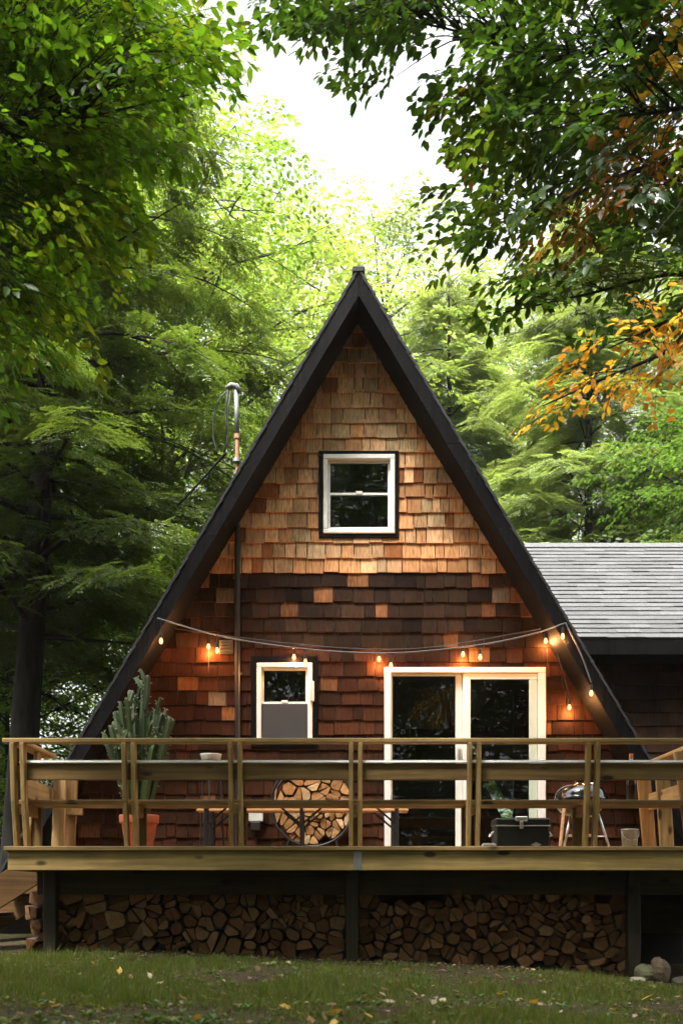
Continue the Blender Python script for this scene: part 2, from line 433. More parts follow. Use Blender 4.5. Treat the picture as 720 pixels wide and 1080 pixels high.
# ------------------------------------------------------------------ ground
def make_ground():
    xs = np.concatenate([np.linspace(-150, -14, 10)[:-1], np.linspace(-14, 14, 141), np.linspace(14, 150, 10)[1:]])
    ys = np.concatenate([np.linspace(-90, -4, 12)[:-1], np.linspace(-4, 22, 131), np.linspace(22, 200, 24)[1:]])
    X, Y = np.meshgrid(xs, ys, indexing='ij'); Z = ground_z(X, Y)
    n, k = X.shape
    I = np.arange(n * k).reshape(n, k)
    f = np.stack([I[:-1, :-1], I[1:, :-1], I[1:, 1:], I[:-1, 1:]], -1).reshape(-1, 4)
    mb = MB(); mb.v = np.stack([X, Y, Z], -1).reshape(-1, 3).tolist(); mb.f = f.tolist(); mb.mi = [0] * len(f); mb.t = [(1, 1, 1)] * (n * k)
    o = mb.build('ground', M['ground'], smooth=True)
    tag(o, kind='structure')
make_ground()


def clip_poly(poly, a, b, c):
    """keep the part of a convex polygon where a*x + b*z <= c"""
    out = []
    for i in range(len(poly)):
        p, q = poly[i], poly[(i + 1) % len(poly)]
        dp = a * p[0] + b * p[1] - c; dq = a * q[0] + b * q[1] - c
        if dp <= 0: out.append(p)
        if dp * dq < 0:
            t = dp / (dp - dq); out.append((p[0] + t * (q[0] - p[0]), p[1] + t * (q[1] - p[1])))
    return out


def area(poly):
    return .5 * sum(poly[i][0] * poly[(i + 1) % len(poly)][1] - poly[(i + 1) % len(poly)][0] * poly[i][1] for i in range(len(poly)))


def cent(poly):
    p = np.array(poly); return p.mean(0)


def rect_minus(rects, o):
    out = []
    for (x0, x1, z0, z1) in rects:
        a0, a1, b0, b1 = max(x0, o[0]), min(x1, o[1]), max(z0, o[2]), min(z1, o[3])
        if a0 >= a1 or b0 >= b1: out.append((x0, x1, z0, z1)); continue
        if a0 - x0 > .004: out.append((x0, a0, z0, z1))
        if x1 - a1 > .004: out.append((a1, x1, z0, z1))
        if b0 - z0 > .004: out.append((a0, a1, z0, b0))
        if z1 - b1 > .004: out.append((a0, a1, b1, z1))
    return out


# ------------------------------------------------------------------ the cabin
AX, AZ, SL = .186, 7.31, .593          # roof apex and run per metre of fall
SLEN = math.sqrt(1 + SL * SL)
DECK = .90
YB = 19.0                               # back of the cabin


def build_cabin():
    cab = thing('cabin', (AX, YW, 0), 'steep A-frame cabin with cedar shingle gable and black roof edges', 'cabin')
    th = .30                            # roof thickness measured upright
    ops = []

    def rect_px(x0, x1, y0, y1): return (PX(x0, YW), PX(x1, YW), PZ(y1, YW), PZ(y0, YW))
    up_o = rect_px(336, 420, 477, 568); lo_o = rect_px(265, 335, 693, 789); dr_o = (PX(404, YW), PX(575, YW), DECK + .0, PZ(704, YW))
    ops = [up_o, lo_o, dr_o]
    # sheathing behind the shingles, with real openings
    apex_i = AZ - th
    zs = sorted({.05, DECK, up_o[2], up_o[3], lo_o[2], lo_o[3], dr_o[3], apex_i})
    wall = MB()
    for z0, z1 in zip(zs[:-1], zs[1:]):
        xs = [(-6, 6)]
        for o in ops:
            if o[2] < z1 - 1e-4 and o[3] > z0 + 1e-4:
                nx = []
                for a, b in xs:
                    if o[0] + .02 > a and o[1] - .02 < b: nx += [(a, o[0] + .02), (o[1] - .02, b)]
                    else: nx.append((a, b))
                xs = nx
        for a, b in xs:
            poly = [(a, z0), (b, z0), (b, z1), (a, z1)]
            poly = clip_poly(poly, 1, SL, AX + SL * (apex_i + .1)); poly = clip_poly(poly, -1, SL, -AX + SL * (apex_i + .1)) if poly else poly
            if len(poly) > 2 and abs(area(poly)) > 1e-4: wall.prism(poly, YW, YW + .14, 1)
    # shingle courses
    z = DECK - .1; k = 0
    zt = PZ(604, YW)
    while z < apex_i + .05:
        h = .17 * random.uniform(.95, 1.05) if z < zt else .172
        zb = z + random.uniform(-.004, .004)
        x = -4.2 + random.uniform(0, .2)
        while x < 4.4:
            w = random.choice([.11, .14, .17, .19, .22, .24, .28]) * random.uniform(.9, 1.1)
            if z > zt: w *= .88
            gap = random.uniform(.003, .0075)
            ov = .045
            zlo = zb + random.uniform(-.009, .009)
            xc = x + w / 2; zc = z + h / 2
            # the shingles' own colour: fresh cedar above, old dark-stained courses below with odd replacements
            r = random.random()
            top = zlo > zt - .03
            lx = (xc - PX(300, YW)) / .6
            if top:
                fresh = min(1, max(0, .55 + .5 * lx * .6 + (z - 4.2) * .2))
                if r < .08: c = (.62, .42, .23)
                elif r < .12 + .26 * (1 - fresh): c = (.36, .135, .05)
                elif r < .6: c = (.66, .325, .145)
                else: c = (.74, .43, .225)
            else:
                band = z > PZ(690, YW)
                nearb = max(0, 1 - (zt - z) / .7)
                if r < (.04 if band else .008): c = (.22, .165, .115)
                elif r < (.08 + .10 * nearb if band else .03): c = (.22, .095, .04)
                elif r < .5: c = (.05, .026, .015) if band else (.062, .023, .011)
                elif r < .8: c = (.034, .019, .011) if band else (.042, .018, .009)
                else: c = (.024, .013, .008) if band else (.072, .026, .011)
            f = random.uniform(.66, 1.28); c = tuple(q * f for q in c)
            rects = [(x + gap, x + w - gap, zlo, z + h + ov)]
            for o in ops: rects = rect_minus(rects, (o[0] + .015, o[1] - .015, o[2] + .015, o[3] - .015))
            for (x0, x1, z0, z1) in rects:
                poly = [(x0, z0), (x1, z0), (x1, z1), (x0, z1)]
                if random.random() < .5 and z0 == zlo: poly[0] = (x0, z0 + random.uniform(0, .008)); poly[1] = (x1, z0 + random.uniform(0, .008))
                poly = clip_poly(poly, 1, SL, AX + SL * (apex_i + .04))
                poly = clip_poly(poly, -1, SL, -AX + SL * (apex_i + .04)) if len(poly) > 2 else poly
                if len(poly) < 3 or abs(area(poly)) < 2e-4: continue
                cup = random.uniform(0, .006)
                V = []
                for (vx, vz) in poly:
                    t = (z + h + ov - vz) / (h + ov)
                    V.append((vx, YW - .003 - .024 * t - cup * t, vz))
                V += [(vx, YW - .0005, vz) for vx, vz in poly]
                n = len(poly)
                fs = [tuple(range(n))] + [(i, i + n, (i + 1) % n + n, (i + 1) % n) for i in range(n)]
                wall.add(V, fs, 0, c)
            x += w
        z += h; k += 1
    wall.build('shingle_wall', [M['cedar'], M['interior']], cab)

    # roof slabs
    def slab(side, y0, y1, zo, zi, zlow, mi=0):
        """sloped slab between outer and inner surface (offsets below the apex)."""
        v = []
        for (za, zl) in ((AZ - zo, zlow), (AZ - zi, zlow)):
            xa = AX; xl = AX + side * SL * (za - zl)
            v += [(xa, y0, za), (xl, y0, zl), (xl, y1, zl), (xa, y1, za)]
        fs = [(0, 1, 2, 3), (7, 6, 5, 4), (0, 4, 5, 1), (1, 5, 6, 2), (2, 6, 7, 3)]
        if side > 0: fs = [f[::-1] for f in fs]
        return v, fs
    roof = MB()
    for s in (-1, 1):
        v, fs = slab(s, YR + .035, YB, .02, th - .015, .12); roof.add(v, fs, 1)
        # lapped courses on the outside
        zc = .14; n = 0
        while zc < AZ - .05:
            z2 = min(zc + .16, AZ - .02)
            def onr(zz, lift): return (AX + s * (SL * (AZ - zz) + lift), zz)
            a = onr(zc, .018); b2 = onr(z2 + .02, .004)
            tt = random.uniform(.8, 1.15)
            y0, y1 = YR - .012 + random.uniform(-.004, .004), YB
            V = [(a[0], y0, a[1]), (a[0], y1, a[1]), (b2[0], y1, b2[1]), (b2[0], y0, b2[1]), (a[0] - s * .03, y0, a[1]), (b2[0] - s * .03, y0, b2[1]), (a[0] - s * .03, y1, a[1])]
            f_ = [(0, 1, 2, 3), (0, 3, 5, 4), (1, 0, 4, 6)]
            if s < 0: f_ = [q[::-1] for q in f_]
            roof.add(V, f_, 0, (tt, tt, tt)); zc += .16; n += 1
    roof.box(AX - .07, AX + .07, YR - .02, YB, AZ - .06, AZ + .022, .02, 0)
    rf = roof.build('roof', [simple('dark_roof_shingles', (.018, .018, .02), .85, bump=.4, scale=20), M['soffit']], cab)
    for s in (-1, 1):
        rk = MB(); zl = .12
        cuts = [AZ, 4.9 + .5 * s, 2.2 - .3 * s, zl]
        for q in range(3):
            za, zb = cuts[q] - (.004 if q else 0), cuts[q + 1]
            oa = (AX + s * SL * (AZ - .012 - za), za) if q else (AX + s * .0015, AZ - .012); ia = (AX + s * SL * (AZ - th - za), za) if q else (AX + s * .0015, AZ - th)
            ob, ib = (AX + s * SL * (AZ - .012 - zb), zb), (AX + s * SL * (AZ - th - zb), zb)
            tq = random.uniform(.8, 1.5) * (1.3 if s < 0 else 1); yq = YR + random.uniform(-.003, .004)  # left rake tinted lighter to show the sheen of light on it
            poly = [oa, ob, ib, ia]; poly = poly if area(poly) > 0 else poly[::-1]
            rk.prism(poly, yq, YR + .033, 0, (tq, tq, tq))
            zz = za - .3
            while zz > zb + .2:          # nail heads
                for e in (.07, .23):
                    nx = AX + s * SL * (AZ - e - zz); rk.box(nx - .006, nx + .006, yq - .0025, yq + .004, zz - .006, zz + .006, .002, 0, (6, 6, 6))
                zz -= .62
        rk.build('rake_board', M['black_trim'], cab)
    # back wall and inside floor of the house
    inn = MB()
    inn.prism([(AX - 3.7, .1), (AX + 3.7, .1), (AX, AZ - th)], YB - .2, YB - .05)
    inn.build('back_wall', M['interior'], cab)
    fl = MB(); fl.box(AX - 3.6, AX + 3.6, YW + .15, YB - .21, DECK - .1, DECK - .02); fl.build('floor', M['interior'], cab)
    lf = MB(); lf.box(AX - 1.9, AX + 2.1, YW + 1.2, YB - .22, 3.5, 3.62); lf.build('loft_floor', M['interior'], cab)

    # ---- upper and lower sash windows
    def sash_window(o, px, name, screen=False, latch=False, trim_side=True):
        x0, x1, z0, z1 = o
        root = MB()
        tw = .055
        fx0, fx1, fz0, fz1 = px
        for (a, b, c, d) in ((x0, x1, fz1, z1), (x0, x1, z0, fz0), (x0, fx0, fz0, fz1), (fx1, x1, fz0, fz1)):
            root.box(a, b, YW - .045, YW + .03, c, d, .004)
        w = root.build(name, M['black_trim'], cab)
        fr = MB(); ft = .052
        for (a, b, c, d) in ((fx0, fx1, fz1 - ft, fz1), (fx0, fx1, fz0, fz0 + ft), (fx0, fx0 + ft, fz0 + ft, fz1 - ft), (fx1 - ft, fx1, fz0 + ft, fz1 - ft)):
            fr.box(a, b, YW - .06, YW + .05, c, d, .006)
        fr.build('frame', M['white'], w)
        zm = (fz0 + fz1) / 2
        for up in (1, 0):
            sz0, sz1 = (zm - .005, fz1 - ft) if up else (fz0 + ft, zm + .02)
            yy = YW + (.02 if up else -.012); st = .026
            sa = MB()
            ax0, ax1 = fx0 + ft, fx1 - ft
            for (a, b, c, d) in ((ax0, ax1, sz1 - st, sz1), (ax0, ax1, sz0, sz0 + st), (ax0, ax0 + st, sz0 + st, sz1 - st), (ax1 - st, ax1, sz0 + st, sz1 - st)):
                sa.box(a, b, yy - .014, yy + .014, c, d, .003)
            if not up: sa.box((ax0 + ax1) / 2 - .035, (ax0 + ax1) / 2 + .035, yy - .022, yy - .012, sz1 - .012, sz1 + .016, .003)
            sao = sa.build('sash', M['white'], w)
            pn = MB(); pn.box(ax0 + st - .004, ax1 - st + .004, yy - .003, yy + .003, sz0 + st - .004, sz1 - st + .004, .0005); pn.build('pane', M['glass'], w)
            if screen and not up:
                sc = MB(); sc.box(ax0 + .004, ax1 - .004, YW - .036, YW - .033, sz0 + .004, sz1 - st, .0005); sc.build('insect_screen', M['screen'], w)
        return w
    w1 = sash_window(up_o, rect_px(341, 416, 481, 564), 'window'); w1['label'] = 'white sash window high in the gable with black surround'
    w2 = sash_window(lo_o, rect_px(271, 329.5, 700, 785), 'window', screen=True); w2['label'] = 'white sash window beside the sliding door with a grey screen'
    # ---- sliding glass door
    x0, x1, z0, z1 = PX(405, YW), PX(574, YW), DECK + .015, PZ(705, YW)
    fr = MB(); t = .062
    for (a, b, c, d) in ((x0, x1, z1 - t, z1), (x0, x1, z0, z0 + .05), (x0, x0 + .075, z0 + .05, z1 - t), (x1 - .085, x1, z0 + .05, z1 - t)):
        fr.box(a, b, YW - .07, YW + .05, c, d, .006)
    dd = fr.build('sliding_door', M['white'], cab)
    xm = PX(488, YW)
    lp = MB(); yy = YW + .03
    lx0, lx1 = x0 + .075, xm
    lp.box(lx1 - .085, lx1, yy - .018, yy + .018, z0 + .05, z1 - t - .002, .004); lp.box(lx0, lx0 + .02, yy - .018, yy + .018, z0 + .05, z1 - t - .002, .004)
    lp.box(lx0 + .02, lx1 - .085, yy - .018, yy + .018, z1 - t - .022, z1 - t - .002, .004); lp.box(lx0 + .02, lx1 - .085, yy - .018, yy + .018, z0 + .05, z0 + .13, .004)
    p1 = lp.build('door_panel', M['offwhite'], dd)
    g = MB(); g.box(lx0 + .016, lx1 - .08, yy - .004, yy + .004, z0 + .12, z1 - t - .018, .001); g.build('pane', M['glass'], dd)
    rp = MB(); yy = YW - .02
    rx0, rx1 = xm - .005, x1 - .085
    rp.box(rx0, rx0 + .085, yy - .022, yy + .022, z0 + .05, z1 - t - .002, .004)
    rp.box(rx0 + .085, rx1, yy - .022, yy + .022, z1 - t - .07, z1 - t - .002, .004); rp.box(rx0 + .085, rx1, yy - .022, yy + .022, z0 + .05, z0 + .13, .004)
    rp.build('door_panel', M['white'], dd)
    st = MB(); st.box(rx1 - .10, rx1 - .004, yy - .02, yy + .02, z0 + .13, z1 - t - .07, .004); st.build('door_stile', M['pale_green'], dd)
    g = MB(); g.box(rx0 + .08, rx1 - .096, yy - .004, yy + .004, z0 + .125, z1 - t - .066, .001); g.build('pane', M['glass'], dd)
    hb = MB(); hz = PZ(800, YW)
    hb.box(lx1 - .055, lx1 - .03, YW - .035, YW + .01, hz - .1, hz + .1, .006); hb.box(lx1 - .06, lx1 - .025, YW - .004, YW + .0115, hz - .12, hz + .12, .004); hb.build('handle', M['alu'], dd)
    # ---- conduit, vent, outlet, thermometer
    c = MB(); xx = PX(250.5, YW - .05)
    c.tube([(xx, YW - .06, DECK), (xx, YW - .06, PZ(553, YW - .05))], .032, 10)
    for zz in (1.9, 3.0, 4.1): c.box(xx - .05, xx + .05, YW - .062, YW - .02, zz, zz + .03)
    c.build('conduit', M['metal_black'], cab, smooth=False)
    v = MB(); vx0, vx1, vz0, vz1 = rect_px(232, 246.5, 676, 691)
    v.box(vx0, vx1, YW - .05, YW - .01, vz0, vz1, .004)
    for q in range(4):
        zq = vz0 + .02 + q * (vz1 - vz0 - .03) / 4
        v.plank((vx0 + .012, YW - .06, zq), (vx1 - .012, YW - .06, zq), .03, .006, up=(0, -.5, 1))
    v.build('vent', simple('brown_vent', (.09, .075, .065), .6), cab)
    ob = MB(); a, b, c_, d = rect_px(263, 278, 858, 867)
    ob.box(a, b, YW - .09, YW - .015, c_, d + .01, .008); ob.build('outlet_box', M['offwhite'], cab)
    oc = MB(); oc.box(a + .02, b - .03, YW - .10, YW - .02, c_ - .1, c_ - .003, .01); oc.build('plug', M['metal_black'], cab)
    tm = MB(); a, b, c_, d = rect_px(327, 331.5, 720, 741)
    tm.box(a, b, YW - .1, YW - .062, c_, d, .004); tm.tube([(a + .01, YW - .104, c_ + .03), (a + .01, YW - .104, d - .03)], .004); tm.build('thermometer', M['ceramic'], cab)
    return cab
cabin = build_cabin()


# ------------------------------------------------------------------ side wing with the grey roof
def build_wing():
    Ye, Yr_ = 12.6, 15.2
    ze, zr = PZ(673, Ye), PZ(575, Yr_)
    x0, x1 = 1.7, 8.5
    w = thing('cabin_wing', (3.8, Ye + .5, 0), 'low side wing with a pale grey shingle roof and dark shaded wall', 'building')
    rf = MB()
    d = norm((0, Yr_ - Ye, zr - ze)); nrm = norm(np.cross((1, 0, 0), d)); L_ = math.hypot(Yr_ - Ye, zr - ze)

    def xl(zz): return max(x0, AX + SL * (AZ - zz) - .02)
    nc = 24; ex = L_ / nc
    base = np.array([0, Ye, ze])
    for i in range(nc):
        a = base + d * (i * ex) + nrm * .014; b = base + d * ((i + 1) * ex + .01) + nrm * .002
        x = xl(a[2]) + random.uniform(-.3, 0) * 0
        while x < x1:
            wdt = random.uniform(.22, .36); xe = min(x + wdt, x1)
            tt = random.uniform(.82, 1.12); th_ = random.choice([0, 0, .004, .006])
            a2 = a + nrm * th_
            V = [(x, a2[1], a2[2]), (xe, a2[1], a2[2]), (xe, b[1], b[2]), (x, b[1], b[2]), (x, a[1] - nrm[1] * .02, a[2] - nrm[2] * .02), (xe, a[1] - nrm[1] * .02, a[2] - nrm[2] * .02)]
            rf.add(V, [(0, 1, 2, 3), (4, 5, 1, 0)], 0, (tt, tt, tt)); x = xe
    # back slope
    rf.add([(x0, Yr_, zr), (x1, Yr_, zr), (x1, Yr_ + 2.6, ze), (x0, Yr_ + 2.6, ze)], [(0, 1, 2, 3)], 0)
    rf.build('roof', [M['asphalt']], w)
    rc = MB()
    xx = xl(zr)
    while xx < x1:
        rc.plank((xx, Yr_ - .05, zr - .02), (xx + .3, Yr_ - .05, zr - .02), .16, .02, up=(0, -.62, .78), tint=(1.15, 1.15, 1.15)); xx += .297
    rc.build('ridge_cap', M['asphalt'], w)
    fa = MB(); fa.box(xl(ze - .2) - .1, x1, Ye + .005, Ye + .04, ze - .2, ze - .012); fa.build('fascia', M['black_trim'], w)
    so_ = MB(); so_.box(xl(ze - .2) - .1, x1, Ye + .04, Ye + .5, ze - .2, ze - .17); so_.build('soffit', M['soffit'], w)
    wl = MB(); yw = Ye + .5
    wl.box(2.2, x1, yw, yw + .12, -.4, ze - .171, .001, 1, (.12, .12, .12))  # wall base tinted near black, carrying the shade under the deck
    z = .6
    while z < ze - .2:
        x = 2.2
        while x < 6.5:
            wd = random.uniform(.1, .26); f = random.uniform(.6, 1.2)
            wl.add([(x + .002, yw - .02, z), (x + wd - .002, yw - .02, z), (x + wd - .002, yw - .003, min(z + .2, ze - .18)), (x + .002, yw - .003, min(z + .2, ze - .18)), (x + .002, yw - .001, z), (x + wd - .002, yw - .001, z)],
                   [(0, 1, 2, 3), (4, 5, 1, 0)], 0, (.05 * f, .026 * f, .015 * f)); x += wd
        z += .17
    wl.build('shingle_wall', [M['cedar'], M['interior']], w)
    return w
build_wing()


# ------------------------------------------------------------------ mast and overhead lines
def build_mast():
    Ym = 11.95; xm = PX(250, Ym); zt = PZ(412, Ym); zj = PZ(460, Ym)
    ro = AZ - abs(xm - AX) / SL
    m = thing('service_mast', (xm, Ym, ro), 'grey electric service mast with weatherhead on the left roof slope', 'mast')
    a = MB(); a.tube([(xm, Ym, zj), (xm - .01, Ym, zt)], .027, 12); a.build('upper_pipe', M['grey_metal'], m, smooth=True)
    b = MB(); b.tube([(xm + .01, Ym, ro - .05), (xm, Ym, zj)], .024, 12); b.tube([(xm, Ym, zj - .03), (xm, Ym, zj + .02)], .034, 12); b.build('lower_pipe', M['rust'], m)
    h = MB(); h.tube([(xm + .02, Ym, zt - .02), (xm - .01, Ym, zt + .05), (xm - .07, Ym - .01, zt + .055), (xm - .12, Ym - .02, zt + .02)], [.034, .04, .036, .024], 10); h.build('weatherhead', M['grey_metal'], m, smooth=True)
    f = MB(); zf = PZ(488, Ym)
    f.tube([(xm, Ym, ro - .06), (xm, Ym, ro + .02), (xm, Ym, ro + .06)], [.1, .08, .04], 14); f.build('flashing', M['galv'], m)
    f = MB(); f.tube([(xm, Ym - .01, zf), (xm, Ym - .01, zf + .04)], .05, 12); f.build('clamp', M['galv'], m)
    cbs = MB()
    def pt(px, py, Y=Ym - .05): return (PX(px, Y), Y, PZ(py, Y))
    for path in ([(241, 411), (233, 418), (227, 431), (225, 446), (225, 462), (228, 474), (229, 480)], [(243, 413), (241, 430), (240, 450), (240, 466), (237, 477)], [(240, 412), (239, 425), (238.5, 445), (239.5, 458)]):
        cbs.tube([pt(*q) for q in path], .009, 6)
    cbs.build('drip_loop', M['cable'], m, smooth=True)
    l = MB(); p0 = np.array(pt(238, 478)); p1 = np.array([-9.6, 31.0, 8.6])
    pts = [p0 + (p1 - p0) * t + np.array([0, 0, -.9 * 4 * t * (1 - t) * .5]) for t in np.linspace(0, 1, 24)]
    l.tube(pts, .016, 6); o = l.build('service_line', M['cable'], origin=tuple(p1), smooth=True)
    tag(o, 'black overhead service line running from the roof mast into the left trees', 'cable')
build_mast()


# ------------------------------------------------------------------ deck
DX0, DX1 = PX(8.5, YF), 4.4
def rt(a=.85, b=1.15):
    f = random.uniform(a, b); return (f, f * random.uniform(.97, 1.03), f * random.uniform(.94, 1.04))


def build_deck():
    d = thing('deck', (0, YF + 1.5, 0), 'raised pressure-treated wood deck across the cabin front', 'deck')
    fb = MB(); y = YF - .035
    while y < YW - .05:
        fb.box(DX0 - .025 + random.uniform(-.004, .004), DX1, y, y + .135, DECK - .036, DECK, .004, 0, rt(.55, .8)); y += .14
    fb.build('floorboards', M['rail_x'], d)
    xj = PX(377, YF)
    for a, b in ((DX0, xj - .004), (xj + .004, DX1)):
        f = MB(); f.box(a, b, YF, YF + .038, .702, DECK - .038, .004, 0, rt(.97, 1.08)); f.build('fascia_board', M['deck_x'], d)
    j = MB(); j.box(xj - .033, xj + .033, YF - .004, YF - .0005, .706, DECK - .042, .001)
    for q in range(4): j.tube([(xj - .018 + .036 * (q % 2), YF - .007, .74 + .06 * (q // 2) * 1.6), (xj - .018 + .036 * (q % 2), YF - .003, .74 + .06 * (q // 2) * 1.6)], .006, 8)
    j.build('joint_plate', M['galv'], d)
    s = MB(); s.box(DX0, DX0 + .038, YF + .04, YW - .1, .702, DECK - .038); s.box(DX1 - .04, DX1, YF + .04, YW - .1, .702, DECK - .038); s.build('side_joist', M['beam_x'], d)
    jo = MB(); x = DX0 + .4
    while x < DX1 - .1: jo.box(x, x + .038, YF + .04, YW - .12, .705, DECK - .038); x += .4
    jo.build('joists', M['beam_x'], d)
    b = MB(); b.box(DX0 + .13, DX1, YF + .37, YF + .47, .50, .703, .004); b.build('beam', M['beam_x'], d)
    for px in (56, 371, 665):
        p = MB(); X = PX(px, YF + .37); w = .052
        p.box(X - w, X + w, YF + .265, YF + .365, -.35, .70, .004); p.build('support_post', M['beam_z'], d)
    for X in (DX0 + .2, 0, 3.1):
        p = MB(); p.box(X - .05, X + .05, YW - .5, YW - .4, -.35, .70, .004); p.build('support_post', M['beam_z'], d)
    return d
build_deck()


def build_front_rail():
    cap = PZ(778.5, YF)
    r = thing('bench_railing', (0, YF + .1, DECK), 'long wood bench railing with paired slanted posts along the deck front', 'railing')
    tc = MB(); tc.box(PX(3, YF), DX1, YF - .01, YF + .11, cap - .036, cap, .005); tc.build('top_cap', M['rail_x'], r)
    yb = YF + .06
    mb = MB(); mb.box(PX(14, YF), DX1, yb, yb + .038, PZ(822.5, yb), PZ(805, yb), .004, 0, (.5, .46, .42)); mb.build('back_board', M['rail_x'], r)
    ws = MB(); zc = PZ(803.4, yb); ws.plank((PX(19, YF), yb - .012, zc), (DX1, yb - .012, zc), .036, .01, up=(0, -.8, 1), ch=.002); ws.build('white_strip', M['white'], r)
    ys = YF + .2; zs = PZ(843.5, ys)
    st = MB()
    for q in range(3): st.box(PX(20, ys), DX1 - .05, ys + q * .145, ys + q * .145 + .138, zs - .038, zs, .004, 0, rt(.95, 1.1))
    st.build('seat_boards', M['bench_wood2'], r)
    for i, px in enumerate((18, 136, 248, 375, 500, 625)):
        zb = DECK; sup = MB()
        for s in (-1, 1):
            X = PX(px, YF) + s * .038
            if i == 0: X = PX(13.5 if s < 0 else 24, YF)
            w = .036
            # slanted lower leg, upright upper leg: the board bends where it meets the seat
            t = rt(.85, 1.1); p = MB()
            zk = zs - .02
            p.plank((X, YF + .13, zb), (X, YF + .055, zk), w, .088, up=(0, 1, 0), ch=.005, tint=t)
            p.plank((X, YF + .055, zk - .01), (X, YF + .012, cap - .037), w, .088, up=(0, 1, 0), ch=.005, tint=t)
            p.build('post', M['deck_z'], r)
        X = PX(px, YF)
        sup.box(X - .018, X + .018, YF + .1, ys + .42, zs - .13, zs - .039, .004, 0); sup.build('seat_support', M['deck_y'], r)
        lg = MB(); lg.box(X - .044, X + .044, ys + .34, ys + .376, DECK, zs - .039, .004, 0, (.5, .5, .5)); lg.build('leg', M['deck_z'], r)
    return r
M['bench_wood2'] = wood('seat_pine', (.24, .14, .055), (.42, .27, .12), 0)
build_front_rail()


def build_side_rail(side):
    if side < 0: X, y0, y1 = -2.70, YF + .14, 9.5
    else: X, y0, y1 = 3.03, YF + .14, 10.25
    cap = PZ(778.5, YF)
    nm = ('short wood bench railing on the left deck edge by the stairs' if side < 0 else 'sunlit wood bench railing along the right deck edge')
    r = thing('bench_railing', (X, (y0 + y1) / 2, DECK), nm, 'railing')
    a = MB(); a.box(X - .07, X + .07, y0, y1, cap - .036, cap, .005, 0, (1.05, 1.0, .95)); a.build('top_cap', M['deck_y'], r)
    if side < 0:
        Xi = X + .12
        b = MB(); b.box(X + .03, X + .068, y0, y1 - .1, PZ(846, 9.0), PZ(826, 9.0), .004); b.build('back_board', M['deck_y'], r)
        for (px0, px1, ya, tp) in ((34, 36, 9.0, PZ(790, 9.3)),):
            p = MB(); xa = PX(30, 9.0)
            p.plank((xa, 9.0, DECK), (xa + .07, 9.05, cap - .037), .038, .1, up=(0, 1, 0), ch=.005); p.build('post', M['post_z'], r)
        p = MB(); p.plank((PX(60.5, 9.3), 9.32, DECK), (PX(63.5, 9.3), 9.32, PZ(823, 9.3) + .02), .11, .04, up=(0, 1, 0), ch=.005); p.build('post', M['post_z'], r)
        p = MB(); p.plank((PX(73, 9.6), 9.62, DECK), (PX(77, 9.6), 9.62, PZ(803, 9.6)), .1, .04, up=(0, 1, 0), ch=.005, tint=(.5, .4, .33)); p.build('post', M['post_z'], r)
        s = MB(); s.box(PX(70, 9.6), PX(88, 9.6), 9.56, 9.60, PZ(860, 9.6), PZ(847, 9.6), .004, 0, (.6, .5, .42)); s.build('seat_support', M['deck_y'], r)
    else:
        b = MB(); b.box(X - .02, X + .02, y0, y1, PZ(845, 9.085) , PZ(826, 9.085), .004, 0, (1.15, 1.12, 1.05)); b.build('back_board', M['deck_y'], r)  # board tinted lighter for the sun it catches
        for (pb, pt_, Y, w, tn) in ((685, 677, 10.1, .13, (.95, .75, .6)), (703, 697, 9.72, .13, (1, 1, 1)), (730, 717, 8.95, .12, (1, 1, 1))):  # first post tinted orange for the warm light on it
            p = MB(); p.plank((PX(pb, Y), Y, DECK), (PX(pt_, Y), Y, cap - .037 - (0 if pb > 690 else 0)), w, .04, up=(0, 1, 0), ch=.005, tint=tn); p.build('post', M['post_z'], r)
    return r
build_side_rail(-1); build_side_rail(1)


def build_stairs():
    s = thing('stairs', (-3.3, 9.9, 0), 'dark wooden stairs dropping off the left end of the deck', 'stairs')
    for Y in (9.3, 10.5):
        a = MB(); a.plank((DX0 - .03, Y, DECK - .17), (DX0 - 1.35, Y, -.12), .04, .26, up=(0, 0, 1), tint=(.28, .22, .17)); a.build('stringer', M['rail_x'], s)
    for q in range(4):
        t = MB(); z = DECK - .2 - q * .19; x = DX0 - .05 - q * .27
        t.box(x - .29, x, 9.33, 10.47, z - .036, z, .004, 0, (.16, .14, .12)); t.build('tread', M['deck_y'], s)
build_stairs()


# ------------------------------------------------------------------ firewood
ORD = ['', 'first', 'second', 'third', 'fourth', 'fifth', 'sixth', 'seventh', 'eighth', 'ninth', 'tenth', 'eleventh', 'twelfth', 'thirteenth', 'fourteenth', 'fifteenth', 'sixteenth', 'seventeenth', 'eighteenth']


def pack(n, inside, bounds, lo=.9):
    """split-log outlines: cells of relaxed seeds, many of them cleft in two."""
    x0, x1, z0, z1 = bounds
    S = []
    while len(S) < n:
        p = (random.uniform(x0, x1), random.uniform(z0, z1))
        if inside(*p): S.append(p)
    S = np.array(S)

    def cells(S):
        out = []
        for i, p in enumerate(S):
            poly = [(x0, z0), (x1, z0), (x1, z1), (x0, z1)]
            dd = np.sum((S - p) ** 2, 1); od = np.argsort(dd)[1:22]
            for j in od:
                q = S[j]; a, b = q - p; c = (q @ q - p @ p) / 2
                poly = clip_poly(poly, a, b, c)
                if len(poly) < 3: break
            out.append(poly)
        return out
    for _ in range(5):
        C = cells(S); S = np.array([cent(c) if len(c) > 2 else s for c, s in zip(C, S)])
    out = []
    for poly in cells(S):
        if len(poly) < 3: continue
        c = cent(poly)
        if not inside(*c): continue
        A = abs(area(poly))
        if random.random() < .8 and A > .006:
            a = random.uniform(0, math.pi); nx, nz = math.cos(a), math.sin(a); off = nx * c[0] + nz * c[1] + random.uniform(-.01, .01)
            for sg in (1, -1):
                q = clip_poly(poly, sg * nx, sg * nz, sg * off)
                if len(q) > 2: out.append(q)
        else: out.append(poly)
    return out


